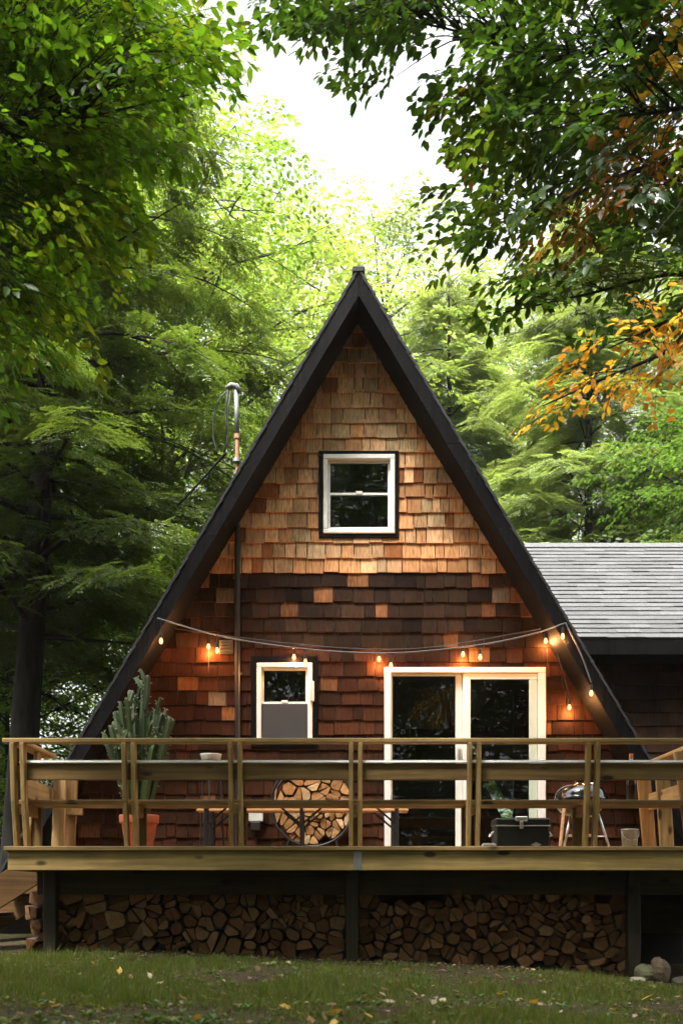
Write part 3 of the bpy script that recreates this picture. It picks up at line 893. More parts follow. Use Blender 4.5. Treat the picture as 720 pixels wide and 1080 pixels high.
def shape_log(poly):
    """shrink, soften some corners and roughen an outline."""
    c = cent(poly); P = []
    n = len(poly)
    for i in range(n):
        p = np.array(poly[i]); a = np.array(poly[i - 1]); b = np.array(poly[(i + 1) % n])
        if np.linalg.norm(p - b) < .012: continue
        k = random.choice([.0, .0, .1, .2, .35]) if n > 4 else random.choice([.0, .0, .08])
        if k == 0: P.append(p)
        else: P += [p + (a - p) * k, p + (b - p) * k]
    sh = random.uniform(.76, .96)
    ro = random.uniform(-.12, .12); cr_, sr_ = math.cos(ro), math.sin(ro)
    P = [c + np.array([(p - c)[0] * cr_ - (p - c)[1] * sr_, (p - c)[0] * sr_ + (p - c)[1] * cr_]) for p in P]
    return [tuple(c + (p - c) * sh + np.array([random.uniform(-.003, .003), random.uniform(-.003, .003)])) for p in P]


LOGS = []
def add_log(*a):
    poly = shape_log(a[0])
    if len(poly) > 2 and abs(area(poly)) > .0008: LOGS.append((abs(area(poly)) / a[1] ** 2, poly) + a[1:])


def link_logs():
    LOGS.sort(key=lambda q: -q[0])
    rest = MB()
    for k, q in enumerate(LOGS): one_log(q[1], *q[2:], rest if k >= 296 else None)
    if rest.v: tag(rest.build('firewood', [M['log_end'], M['bark_log']]), 'smallest firewood pieces wedged between the larger logs', 'firewood', kind='stuff')


def one_log(poly, y, depth, col, label, group, into):
    c = cent(poly); n = len(poly)
    mb = into or MB()
    tilt = (random.uniform(-.12, .12), random.uniform(-.12, .12))
    fy = lambda x, z: y + (x - c[0]) * tilt[0] + (z - c[1]) * tilt[1] + random.uniform(-.003, .003)
    V = [(c[0], y - random.uniform(0, .004), c[1])] + [(x, fy(x, z), z) for x, z in poly]
    V += [(x, y + depth, z) for x, z in poly]
    mb.add(V, [(0, 1 + i, 1 + (i + 1) % n) for i in range(n)], 0, col)
    b0 = len(mb.v)
    mb.add(V[1:], [(i, i + n, (i + 1) % n + n, (i + 1) % n) for i in range(n)] + [tuple(range(2 * n - 1, n - 1, -1))], 1, (1, 1, 1))
    if into: return
    zmin = min(p[1] for p in poly)
    o = mb.build('firewood_log', [M['log_end'], M['bark_log']], origin=(c[0], y + depth / 2, zmin))
    tag(o, label, 'log', group)


def log_colour(fresh):
    r = random.random()
    if fresh: c = (.62, .36, .16) if r < .4 else (.52, .27, .11) if r < .75 else (.7, .48, .26)
    else: c = (.27, .135, .06) if r < .35 else (.19, .09, .042) if r < .75 else (.34, .2, .1)
    f = random.uniform(.8, 1.15)
    return tuple(q * f for q in c)


def stack(xa, xb, zbot, ztop, n, name, ends, fresh, y, group, rows):
    inside = lambda x, z: xa < x < xb and zbot(x) < z < ztop(x)
    zs = [zbot(x) for x in np.linspace(xa, xb, 20)]; zt = [ztop(x) for x in np.linspace(xa, xb, 20)]
    polys = pack(n, inside, (xa, xb, min(zs), max(zt)))
    polys = [[(x, max(z, zbot(x) - .01)) for x, z in p] for p in polys]
    polys = [p for p in polys if abs(area(p)) > .0012]
    byrow = {}
    for p in polys:
        c = cent(p); f = (c[1] - zbot(c[0])) / (ztop(c[0]) - zbot(c[0])); rw = min(rows - 1, max(0, int(f * rows)))
        byrow.setdefault(rw, []).append(p)
    names = {0: 'bottom row', rows - 1: 'top row'}
    for rw, L_ in byrow.items():
        L_.sort(key=lambda p: cent(p)[0]); m = len(L_)
        rn = names.get(rw, ORD[rw + 1] + ' row up' if rw < rows - 1 else 'top row')
        for i, p in enumerate(L_):
            k, e = (i + 1, ends[0]) if i < m / 2 else (m - i, ends[1])
            add_log(p, y + random.uniform(-.1, .06), .38, log_colour(fresh), f'split log, {ORD[min(k, 18)]} from {e} in {rn} of {name}', group)
    return len(polys)


M['log_end'] = M['log_end']
YS = YF + .47
nl = stack(PX(30, YS), PX(364, YS), lambda x: float(ground_z(x, YS)) - .005, lambda x: PZ(943 + 3 * math.sin(x * 3), YS), 100,
           'woodpile nearer the stairs', ('stair end', 'middle post'), False, YS, 'firewood stacked under the deck left of the post', 5)
nr = stack(PX(378, YS), PX(660, YS), lambda x: float(ground_z(x, YS)) - .005, lambda x: PZ(940 + (6 if x < 1.1 else 0) + max(0, x - 1.9) * 12 + 3 * math.sin(x * 4), YS), 122,
           'woodpile nearer the stones', ('middle post', 'end post'), False, YS, 'firewood stacked under the deck right of the post', 7)


def build_rack():
    Y = 11.25; c = (PX(329.5, Y), PZ(849, Y)); r = .455
    k = thing('log_rack', (c[0], Y, DECK), 'round black steel log rack standing against the shingle wall', 'log rack')
    ring = MB()
    for yy in (Y - .04, Y + .26):
        pts = [(c[0] + r * math.cos(a), yy, c[1] + r * math.sin(a)) for a in np.linspace(0, 2 * math.pi, 49)]
        ring.tube(pts, .013, 8, cap=False)
    for a in np.linspace(0, 2 * math.pi, 9)[:-1]:
        ring.tube([(c[0] + r * math.cos(a), Y - .04, c[1] + r * math.sin(a)), (c[0] + r * math.cos(a), Y + .26, c[1] + r * math.sin(a))], .009, 6)
    ring.build('ring', M['metal_black'], k, smooth=True)
    for s in (-1, 1):
        f = MB()
        for yy in (Y - .04, Y + .26): f.tube([(c[0] + s * .3, yy, DECK), (c[0] + s * .25, yy, c[1] - math.sqrt(r * r - .0625))], .013, 8)
        f.tube([(c[0] + s * .3, Y - .08, DECK + .012), (c[0] + s * .3, Y + .3, DECK + .012)], .013, 8); f.build('foot', M['metal_black'], k)
    inside = lambda x, z: (x - c[0]) ** 2 + (z - c[1]) ** 2 < (r - .05) ** 2
    ps = pack(40, lambda x, z: (x - c[0]) ** 2 + (z - c[1]) ** 2 < (r - .02) ** 2, (c[0] - r, c[0] + r, c[1] - r, c[1] + r))
    good = []
    for p in ps:
        q = []
        for x, z in p:
            d = math.hypot(x - c[0], z - c[1])
            if d > r - .015: x, z = c[0] + (x - c[0]) / d * (r - .015), c[1] + (z - c[1]) / d * (r - .015)
            q.append((x, z))
        if abs(area(q)) > .0014: good.append(q)
    rows = 7; by = {}
    for p in good:
        cc = cent(p); by.setdefault(min(rows - 1, int((cc[1] - c[1] + r) / (2 * r) * rows)), []).append(p)
    for rw, L_ in by.items():
        L_.sort(key=lambda p: cent(p)[0]); m = len(L_)
        rn = 'bottom row' if rw == 0 else 'top row' if rw == rows - 1 else ORD[rw + 1] + ' row up'
        for i, p in enumerate(L_):
            kk, e = (i + 1, 'left rim') if i < m / 2 else (m - i, 'right rim')
            add_log(p, Y - .02 + random.uniform(-.02, .02), .3, log_colour(True), f'fresh orange split log, {ORD[kk]} from {e} in {rn} of round rack', 'firewood in the round log rack')
    return len(good)
nk = build_rack()
link_logs()


# ------------------------------------------------------------------ things on the deck
def build_beer_bench(Y, px0, label, legs_px):
    x0, x1 = PX(px0, Y), PX(px0, Y) + 2.22
    zt = DECK + .495
    b = thing('folding_bench', ((x0 + x1) / 2, Y + .12, DECK), label, 'bench', 'folding beer benches on the deck')
    t = MB()
    for q in range(2): t.box(x0, x1, Y + q * .125, Y + q * .125 + .12, zt - .028, zt, .006, 0, rt(.95, 1.08))
    t.build('seat', M['bench_wood'], b)
    for fx in (.16, 1.11, 2.06):
        X = x0 + fx; l = MB()
        for yy in (Y + .03, Y + .21): l.tube([(X, yy, DECK), (X, yy, zt - .03)], .016, 8)
        l.tube([(X, Y + .03, DECK + .02), (X, Y + .21, DECK + .02)], .014, 8); l.tube([(X, Y + .03, zt - .04), (X, Y + .21, zt - .04)], .014, 8)
        s = 1 if fx < 1.6 else -1
        l.tube([(X, Y + .12, zt - .2), (X + s * .2, Y + .12, zt - .03)], .011, 8)
        if .5 < fx < 1.6: l.tube([(X, Y + .12, zt - .2), (X - .2, Y + .12, zt - .03)], .011, 8)
        l.tube([(X, Y + .03, zt - .2), (X, Y + .21, zt - .2)], .011, 8)
        l.build('leg', M['metal_black'], b)
build_beer_bench(10.15, 199, 'nearer wooden folding bench on black steel legs before the round log rack', None)
build_beer_bench(10.75, 207, 'farther wooden folding bench half hidden behind the nearer bench', None)


def build_cactus():
    Y = 10.0; X = PX(147, Y)
    p = thing('flower_pot', (X, Y, DECK), 'terracotta pot with wide rim holding the cactus on the deck', 'pot')
    m = MB(); H = .37
    m.lathe((X, Y, DECK), [(.0, .0), (.118, .0), (.124, .01), (.168, H - .09), (.17, H - .085), (.186, H - .08), (.188, H - .07), (.192, H - .01), (.188, H), (.172, H), (.165, H - .06), (.0, H - .06)], 36)
    m.build('body', M['terracotta'], p, smooth=True)
    s = MB(); s.lathe((X, Y, DECK), [(.166, H - .05), (.1, H - .04), (.0, H - .035)], 24); s.build('soil', M['soil'], p)
    c = thing('cactus', (X, Y, DECK + H - .045), 'tall branching green cactus with many upright fingers in the terracotta pot', 'cactus')
    r = random.Random(5)
    stem_n = 0

    def finger(base, top, r0, name='stem', flower=False):
        ts = np.array([0, .2, .4, .6, .78, .9, .96, 1.0]); n = 8
        mid = (base + top) / 2 + np.array([r.uniform(-.03, .03), r.uniform(-.03, .03), 0])
        pts = [base * (1 - t) ** 2 + 2 * mid * t * (1 - t) + top * t * t for t in ts]
        rad = [r0 * (.8 + .25 * math.sin(math.pi * min(1, t * .9 + .1))) for t in ts]; rad[-3:] = [r0 * .88, r0 * .7, r0 * .3]
        mb = MB(); k = 10 if True else 8
        f = r.uniform(.7, 1.3); tn = (f, f * r.uniform(.95, 1.1), f * r.uniform(.8, 1.3))
        # ribbed section
        V = []; ref = np.array([1, 0, 0.])
        for i in range(n):
            d = norm(pts[min(i + 1, n - 1)] - pts[max(0, i - 1)]); u = norm(np.cross(d, (0, 1, .1))); w = np.cross(d, u)
            for q in range(k):
                a = q * 2 * math.pi / k; rr = rad[i] * (1.12 if q % 2 else .8)
                V.append(pts[i] + rr * (math.cos(a) * u + math.sin(a) * w))
        fs = [(i * k + q, i * k + (q + 1) % k, (i + 1) * k + (q + 1) % k, (i + 1) * k + q) for i in range(n - 1) for q in range(k)]
        fs.append(tuple((n - 1) * k + q for q in range(k)))
        mb.add(V, fs, 0, tn)
        for i in range(1, n):           # pale spine clusters on the ribs
            for q in range(1, k, 2):
                if r.random() < .22:
                    v = np.array(V[i * k + q]); dd = norm(v - pts[i])
                    mb.add([v + (0, 0, .008), v - (0, 0, .008), v + dd * .022 + (0, 0, r.uniform(-.01, .012))], [(0, 1, 2)], 1, (1, 1, 1))
        mb.build(name, [M['cactus'], M['spine']], c, smooth=False)
    root = np.array([X, Y, DECK + H - .05])
    tops = []
    spec = [(-38, 772), (-30, 765), (-24, 752), (-20, 740), (-14, 735), (-10, 728), (-6, 742), (-2, 732), (3, 728), (6, 722), (9, 712), (12, 750), (16, 748), (20, 745), (24, 752), (28, 748), (32, 756), (36, 758), (-34, 782), (30, 778), (-16, 770), (4, 760), (18, 776), (-28, 790), (-8, 785), (12, 792), (24, 800)]
    for i, (dx, py) in enumerate(spec):
        Yt = Y + r.uniform(-.22, .22)
        top = np.array([PX(147 + dx, Yt), Yt, PZ(py, Yt)])
        # each arm leaves an inner stem part-way up
        L_ = r.uniform(.28, .45) if i % 3 else (top[2] - root[2]) * .98
        if i % 3: base = np.array([X + (top[0] - X) * .62, Y + (top[1] - Y) * .5, top[2] - L_])
        else: base = root + np.array([(top[0] - X) * .16, (top[1] - Y) * .2, 0])
        finger(base, top, r.uniform(.024, .034))
        for _ in range(2):      # short side arms
            h0 = base + (top - base) * r.uniform(.25, .8); o_ = np.array([r.uniform(-.13, .13), r.uniform(-.1, .1), 0])
            finger(h0, h0 + o_ + np.array([0, 0, r.uniform(.1, .24)]), r.uniform(.016, .024))
    for i in range(7):
        a = i * .9; base = root + np.array([.05 * math.cos(a), .05 * math.sin(a), 0]); top = root + np.array([.26 * math.cos(a), .18 * math.sin(a), r.uniform(.6, .95)])
        finger(base, top, .04)
    tr = MB(); tr.tube([root - (0, 0, .02), root + np.array([.01, 0, .25]), root + np.array([.03, 0, .6]), root + np.array([.06, 0, 1.2])], [.06, .05, .045, .03], 9); tr.build('trunk', M['cactus'], c)
M['spine'] = simple('cactus_spines', (.3, .3, .2), .7)
build_cactus()


def build_grill():
    Y = 10.7; X = PX(612, Y); g = thing('kettle_grill', (X, Y, DECK), 'black kettle grill on thin aluminium legs near the right deck railing', 'grill')
    zr = PZ(842.5, Y); R_ = .265
    l = MB(); l.lathe((X, Y, zr), [(R_ + .006, -.012), (R_ + .008, .004), (R_, .012)] + [(R_ * math.cos(a), .012 + .165 * math.sin(a)) for a in np.linspace(0, math.pi / 2, 12)[1:]], 40); l.build('lid', M['enamel'], g, smooth=True)
    b = MB(); b.lathe((X, Y, zr), [(R_ * math.cos(a), -.014 - .2 * math.sin(a)) for a in np.linspace(0, math.pi / 2, 12)], 40); b.build('bowl', M['enamel'], g, smooth=True)
    h = MB(); h.tube([(X - .06, Y - .02, zr + .17), (X - .05, Y - .02, zr + .21), (X + .05, Y - .02, zr + .21), (X + .06, Y - .02, zr + .17)], .012, 8); h.build('lid_handle', M['metal_black'], g)
    vn = MB(); vn.lathe((X + .1, Y - .1, zr + .145), [(.0, .012), (.03, .01), (.035, 0)], 16); vn.build('lid_vent', M['alu'], g)
    for s in (-1, 1):
        sh = MB(); sh.tube([(X + s * R_ * .96, Y - .06, zr - .03), (X + s * (R_ + .07), Y - .06, zr - .02), (X + s * (R_ + .07), Y + .06, zr - .02), (X + s * R_ * .96, Y + .06, zr - .03)], .01, 8); sh.build('bowl_handle', M['metal_black'], g)
    for (dx, dy, tx, ty) in ((-.2, -.05, -.11, -.03), (.0, .22, .0, .12), (.31, -.05, .17, -.03)):
        q = MB(); q.tube([(X + dx, Y + dy, DECK), (X + tx, Y + ty, zr - .14)], .012, 10); q.build('leg', M['alu'], g, smooth=True)
    q = MB(); q.lathe((X, Y, DECK + .2), [(.13, .02), (.12, .0), (.0, .0)], 28); q.tube([(X - .17, Y - .04, DECK + .2), (X + .26, Y - .04, DECK + .2)], .006, 8); q.build('ash_tray', M['alu'], g)
    st = MB(); st.plank((PX(589.5, 10.2), 10.2, DECK), (PX(592.5, 10.55), 10.43, PZ(845, 10.5)), .03, .03, up=(0, 1, 0), ch=.012)
    tag(st.build('broom_handle', M['bench_wood'], origin=(PX(589.5, 10.2), 10.2, DECK)), 'orange wooden stick leaning upright against the black kettle grill', 'stick')
build_grill()


def build_cooler():
    Y = 9.5; x0, x1 = PX(522.5, Y), PX(580.5, Y); zt = PZ(862.5, Y)
    c = thing('cooler', ((x0 + x1) / 2, Y + .18, DECK), 'black metal cooler with silver latch in front of the sliding door', 'cooler')
    b = MB(); b.box(x0 + .008, x1 - .008, Y + .006, Y + .33, DECK + .012, zt - .075, .012)
    for q in (x0 + .03, x1 - .07): b.box(q, q + .04, Y + .03, Y + .3, DECK, DECK + .0118)
    b.build('body', M['cooler'], c)
    l = MB(); l.box(x0, x1, Y, Y + .336, zt - .072, zt, .016); l.build('lid', M['cooler'], c)
    t = MB(); t.box(x0 + .004, x1 - .004, Y - .003, Y + .002, zt - .078, zt - .069, .001); t.build('trim_strip', M['alu'], c)
    k = MB(); xm = PX(549.5, Y); k.box(xm - .055, xm + .055, Y - .012, Y + .05, zt - .03, zt + .012, .005); k.box(xm - .016, xm + .016, Y - .014, Y - .001, zt - .1, zt - .03, .004); k.build('latch', M['alu'], c)
    e = MB(); ex, ez = PX(565, Y), DECK + .062
    e.prism([(ex - .05, ez), (ex, ez - .022), (ex + .05, ez), (ex, ez + .022)], Y - .0005, Y + .0055); e.build('badge', M['alu'], c)
    for s, xx in ((-1, x0), (1, x1)):
        h = MB(); h.tube([(xx, Y + .1, zt - .12), (xx + s * .028, Y + .1, zt - .16), (xx + s * .028, Y + .23, zt - .16), (xx, Y + .23, zt - .12)], .008, 8); h.build('handle', M['alu'], c)
    t = MB(); tx0, tx1 = PX(509, 9.2), PX(523, 9.2); t.box(tx0, tx1, 9.2, 9.3, DECK, DECK + .055, .006); t.box(tx0 + .01, tx1 - .01, 9.21, 9.29, DECK + .055, DECK + .062, .002)
    tag(t.build('box', M['ceramic'], origin=((tx0 + tx1) / 2, 9.25, DECK)), 'small white box on the deck just beside the black cooler', 'box')
    Y = 9.6; X = PX(663.5, Y)
    b = thing('metal_bucket', (X, Y, DECK), 'small galvanised metal bucket on the deck below the right bench', 'bucket')
    m = MB(); m.lathe((X, Y, DECK), [(0, 0), (.062, 0), (.066, .003), (.08, .2), (.084, .205), (.08, .21), (.074, .2), (.06, .01), (0, .01)], 28); m.build('pail', M['galv'], b, smooth=True)
    h = MB(); h.tube([(X + .08 * math.cos(a), Y - .02 - .05 * math.sin(a), DECK + .19 - .09 * math.sin(a)) for a in np.linspace(0, math.pi, 12)], .004, 6); h.build('handle', M['galv'], b)
    Y = 8.86; X = PX(665, Y); zs = PZ(843.5, YF + .2)
    b = thing('bottle', (X, Y, zs), 'tall dark bottle with an orange cap standing on the bench', 'bottle')
    ht = PZ(795, Y) - zs
    m = MB(); m.lathe((X, Y, zs), [(0, 0), (.036, 0), (.04, .006), (.04, ht * .52), (.03, ht * .64), (.016, ht * .72), (.014, ht * .9)], 24); m.build('glass_body', M['bottle'], b, smooth=True)
    m = MB(); m.lathe((X, Y, zs), [(.0155, ht * .80), (.0155, ht * .9), (.0, ht * .9)], 20); m.build('neck_label', M['ceramic'], b)
    m = MB(); m.lathe((X, Y, zs), [(.018, ht * .905), (.018, ht * .99), (.015, ht), (0, ht)], 20); m.build('cap', M['orange_cap'], b)
    # white bowl on a tall black stand
    Y = 10.9; X = PX(222.5, Y); zb = PZ(804, Y)
    s = thing('plant_stand', (X, Y, DECK), 'tall thin black plant stand behind the front railing', 'stand')
    t = MB(); t.lathe((X, Y, zb - .02), [(0, 0), (.13, 0), (.13, .018), (0, .02)], 24); t.build('top', M['metal_black'], s)
    for q in range(3):
        a = q * 2.094 + .5; l = MB(); l.tube([(X + .15 * math.cos(a), Y + .15 * math.sin(a), DECK), (X + .1 * math.cos(a), Y + .1 * math.sin(a), zb - .02)], .009, 8); l.build('leg', M['metal_black'], s)
    m = MB(); m.lathe((X, Y, zb), [(0, 0), (.08, 0), (.1, .02), (.112, .075), (.115, .085), (.106, .085), (.09, .02), (0, .015)], 28)
    o = m.build('bowl', M['ceramic'], origin=(X, Y, zb), smooth=True); tag(o, 'off-white bowl on the tall black stand left of the lower window', 'bowl')
build_cooler()


# ------------------------------------------------------------------ string lights
def sag(p0, p1, dip, n=40, start=0.0):
    p0 = np.array(p0); p1 = np.array(p1)
    return [p0 + (p1 - p0) * t + np.array([0, 0, -dip * 4 * t * (1 - t)]) for t in np.linspace(0, 1, n)]


def build_lights():
    YA, YB_ = YR - .03, YW - .1
    def pa(px, py): return np.array([PX(px, YA), YA, PZ(py, YA)])
    def pb(px, py): return np.array([PX(px, YB_), YB_, PZ(py, YB_)])
    def spline(ctrl, n=14):
        out = []
        C = [2 * ctrl[0] - ctrl[1]] + list(ctrl) + [2 * ctrl[-1] - ctrl[-2]]
        for i in range(1, len(C) - 2):
            for t in np.linspace(0, 1, n, endpoint=False):
                p0, p1, p2, p3 = C[i - 1:i + 3]
                out.append(.5 * (2 * p1 + (p2 - p0) * t + (2 * p0 - 5 * p1 + 4 * p2 - p3) * t * t + (3 * p1 - p0 - 3 * p2 + p3) * t ** 3))
        out.append(ctrl[-1]); return out
    wireA = spline([pa(166, 652), pa(229, 670), pa(300, 682), pa(370, 688), pa(430, 688), pa(506, 680), pa(560, 669), pa(596, 657)]) + spline([pa(598, 661), pa(612, 690), pa(623, 720)])
    wireB = spline([pb(180, 662), pb(220, 668), pb(300, 678), pb(370, 684), pb(440, 684), pb(500, 676), pb(575, 662)]) + spline([pb(580, 668), pb(592, 705), pb(600, 735)])
    a = MB(); a.tube(wireA, .008, 6); tag(a.build('light_string', M['pale_cable'], origin=tuple(pa(166, 652)), smooth=True), 'grey light string hung between the two black roof edges', 'cable')
    a = MB(); a.tube(wireB, .007, 6); tag(a.build('light_string', M['cable'], origin=tuple(pb(180, 662)), smooth=True), 'thin dark light string hung along the shingle wall', 'cable')
    spots = [('A', 170, 676, 'lit bulb under the left roof edge, leftmost of all the bulbs'), ('A', 229, 686, 'lit bulb on the front string, just beside the brown wall vent'),
             ('A', 322, 698, 'dim bulb touching the lower window frame\'s top right corner'), ('A', 412, 702, 'lit bulb touching the top left corner of the sliding door'),
             ('A', 506, 693, 'lit bulb above the middle of the door, on the front string'), ('A', 593, 671, 'lit bulb against the black right roof edge near the string\'s end'),
             ('A', 623, 731, 'lowest lit bulb hanging from the black right roof edge'),
             ('B', 220, 682, 'lit bulb glowing on the wall shingles between the roof edge and brown vent'), ('B', 310, 693, 'lit bulb glowing on the shingles above the lower window'),
             ('B', 399.5, 695, 'lit bulb glowing on shingles left of the sliding door\'s corner'), ('B', 488, 690, 'lit bulb glowing on the shingles above the door\'s middle stile'),
             ('B', 575, 676, 'lit bulb glowing on the shingles just above the door\'s right corner'), ('B', 600, 746, 'lit bulb glowing on shingles right of the sliding door')]
    for k, px, py, lab in spots:
        f = pa if k == 'A' else pb; c = f(px, py); wire = wireA if k == 'A' else wireB
        w = min(wire, key=lambda q: abs(q[0] - c[0]) + max(0, c[2] - q[2]) + (0 if k == 'A' and px < 610 or py < 700 else abs(q[2] - c[2])))
        b = thing('light_bulb', tuple(c), lab, 'light bulb', 'string light bulbs on the cabin')
        s = MB(); s.lathe(c, [(0, -.034), (.010, -.031), (.018, -.02), (.0215, -.005), (.018, .012), (.011, .03), (.010, .036)], 16); s.build('glass', M['bulb_dim'] if 'dim' in lab else M['bulb'], b, smooth=True)
        s = MB(); s.lathe(c, [(.014, .03), (.017, .036), (.017, .085), (.01, .092), (0, .092)], 12); s.build('socket', M['metal_black'], b)
        top = c + np.array([0, 0, .09])
        if np.linalg.norm(top - w) > .03:
            s = MB(); s.tube([top, w], .004, 5); s.build('drop_wire', M['cable'], b)
        li = bpy.data.lights.new('bulb_light', 'POINT'); li.energy = (2.6 if k == 'B' else 2.0) * (.2 if 'dim' in lab else .45 if 'touching' in lab else 1); li.color = (1, .42, .13); li.shadow_soft_size = .012
        lo = bpy.data.objects.new('bulb_light', li); COL.objects.link(lo); lo.parent = b; lo.location = (0, .015, -.055)
M['bulb_dim'] = bulb_mat('faint_bulb', (1, .6, .3), .35)
build_lights()


# ------------------------------------------------------------------ foliage
LEAF8 = (np.array([[0, 0, 0], [.3, .42, .05], [.68, .36, .04], [1, 0, -.1], [.68, -.36, .04], [.3, -.42, .05], [.33, 0, 0], [.7, 0, -.03]]),
         [(0, 6, 1), (6, 7, 2, 1), (7, 3, 2), (0, 5, 6), (6, 5, 4, 7), (7, 4, 3)])
LEAF4 = (np.array([[0, 0, 0], [.5, .42, .06], [1, 0, -.06], [.5, -.42, .06]]), [(0, 1, 2, 3)])
LEAF6 = (np.array([[0, 0, 0], [.35, .45, .07], [.75, .3, .04], [1, 0, -.08], [.75, -.3, .04], [.35, -.45, .07]]), [(0, 3, 2, 1), (0, 5, 4, 3)])
NEED = (np.array([[0, 0, 0], [.5, .5, 0], [1, 0, 0], [.5, -.5, 0]]), [(0, 1, 2, 3)])


def leaves_mesh(name, P, D, N, L, Wd, C, tpl, mat, parent, origin):
    tv, tf = tpl; n, k = len(P), len(tv)
    D = D / np.linalg.norm(D, axis=1, keepdims=True)
    N = N - np.sum(N * D, 1, keepdims=True) * D; N /= np.linalg.norm(N, axis=1, keepdims=True) + 1e-9
    S = np.cross(N, D)
    V = P[:, None] + tv[None, :, 0, None] * (D * L[:, None])[:, None] + tv[None, :, 1, None] * (S * Wd[:, None])[:, None] + tv[None, :, 2, None] * (N * L[:, None])[:, None]
    V = V.reshape(-1, 3) - np.asarray(origin)
    me = bpy.data.meshes.new(name)
    sizes = np.array([len(f) for f in tf]); flat = np.concatenate([np.array(f) for f in tf])
    loops = (flat[None] + (np.arange(n) * k)[:, None]).ravel()
    tot = np.tile(sizes, n); start = np.concatenate([[0], np.cumsum(tot)[:-1]])
    me.vertices.add(len(V)); me.vertices.foreach_set('co', V.astype(np.float32).ravel())
    me.loops.add(len(loops)); me.loops.foreach_set('vertex_index', loops.astype(np.int32))
    me.polygons.add(len(tot)); me.polygons.foreach_set('loop_start', start.astype(np.int32)); me.polygons.foreach_set('loop_total', tot.astype(np.int32))
    me.update(calc_edges=True)
    at = me.attributes.new('tint', 'FLOAT_COLOR', 'POINT')
    at.data.foreach_set('color', np.concatenate([np.repeat(C, k, 0), np.ones((n * k, 1))], 1).astype(np.float32).ravel())
    me.materials.append(mat)
    o = bpy.data.objects.new(name, me); COL.objects.link(o)
    if parent is not None: o.parent = parent
    return o


def broad_spray(r, length, leaf_L, n_side=4, gap=.075):
    """a flat twig spray: leaf bases, directions, normals (local: x outwards, z up) and twig lines."""
    P, D, N, T = [], [], [], []
    def run(p, ang, ln, droop):
        k = max(2, int(ln / gap)); pts = [p.copy()]
        for i in range(k):
            a = ang + r.uniform(-.15, .15); t = (i + 1) / k
            p = p + gap * np.array([math.cos(a), math.sin(a), -droop * t + r.uniform(-.1, .1)])
            pts.append(p.copy())
            s = 1 if i % 2 else -1
            la = a + s * r.uniform(.5, 1.15)
            if r.random() < .93:
                P.append(p + np.array([r.normal() * .01, r.normal() * .01, r.normal() * .015])); D.append((math.cos(la), math.sin(la), r.uniform(-.55, .1)))
                N.append((r.normal() * .33, r.normal() * .33, 1))
        P.append(p); D.append((math.cos(ang), math.sin(ang), -.3)); N.append((r.normal() * .3, r.normal() * .3, 1))
        T.append(pts)
    run(np.zeros(3), 0, length, .25)
    for q in range(n_side):
        b = length * (q + .7) / (n_side + .6); s = 1 if q % 2 else -1
        run(np.array([b, 0, -.1 * b]), s * r.uniform(.6, 1.0), length * r.uniform(.3, .55) * (1 - .45 * q / n_side), .3)
    return np.array(P), np.array(D), np.array(N), T


def needle_spray(r, length, gap=.03):
    P, D, N, T = [], [], [], []
    k = int(length / (gap * 1.6)); p = np.zeros(3); main = [p.copy()]
    for i in range(k):
        t = i / k; p = p + np.array([gap * 1.6, r.normal() * .006, -.014 * t]); main.append(p.copy())
        s = 1 if i % 2 else -1
        ln = length * .45 * (1 - t) ** .7 * r.uniform(.6, 1.1) + .03; a = s * r.uniform(.75, 1.05); q = p.copy(); m = max(1, int(ln / gap))
        for j in range(m):
            aa = a - s * .25 * j / m; q = q + gap * np.array([math.cos(aa), math.sin(aa), -.22])
            for s2 in (-1, 1):
                la = aa + s2 * .75
                P.append(q.copy()); D.append((math.cos(la), math.sin(la), r.uniform(-.3, .15))); N.append((r.normal() * .25, r.normal() * .25, 1))
    T.append(main)
    return np.array(P), np.array(D), np.array(N), T


def basis(d, roll=0.0):
    d = norm(d); s = np.cross((0, 0, 1), d)
    if np.linalg.norm(s) < 1e-3: s = np.array([0, 1, 0.])
    s = norm(s); u = np.cross(d, s)
    c, w = math.cos(roll), math.sin(roll)
    return np.stack([d, c * s + w * u, -w * s + c * u], 1)


class Crown:
    def __init__(s): s.P, s.D, s.N, s.L, s.W, s.C = [], [], [], [], [], []

    def put(s, spray, pos, d, r, scale, leaf_L, ratio, col, roll=0.0, cvar=.25, twigs=None, twig_r=.002):
        P, D, N, T = spray; B = basis(d, roll) 
        s.P.append(P @ B.T * scale + pos); s.D.append(D @ B.T); s.N.append(N @ B.T)
        n = len(P); L = leaf_L * r.uniform(.65, 1.15, n); s.L.append(L); s.W.append(L * ratio * r.uniform(.85, 1.15, n))
        c = np.array(col)[None] * r.uniform(1 - cvar, 1 + cvar, (n, 1)) * r.uniform(.92, 1.08, (n, 3)); s.C.append(c)
        if twigs is not None:
            for t in T: twigs.tube((np.array(t) @ B.T * scale + pos)[::2] if len(t) > 5 else np.array(t) @ B.T * scale + pos, twig_r, 4, cap=False)

    def build(s, name, tpl, mat, parent, origin):
        return leaves_mesh(name, *[np.concatenate(q) for q in (s.P, s.D, s.N, s.L, s.W, s.C)], tpl, mat, parent, origin)


def curve(r, p0, p1, lift=0.0, wob=.05, n=8):
    p0 = np.asarray(p0, float); p1 = np.asarray(p1, float); ln = np.linalg.norm(p1 - p0)
    ph = r.uniform(0, 6.28, 3)
    return np.array([p0 + (p1 - p0) * t + np.array([0, 0, lift * ln * 4 * t * (1 - t)]) + wob * ln * np.sin(ph + 5 * t) * t * (1.2 - t) for t in np.linspace(0, 1, n)])


def in_cabin(p):
    return 10.9 < p[1] < 19.2 and abs(p[0] - AX) < SL * (AZ + .25 - p[2]) + .2


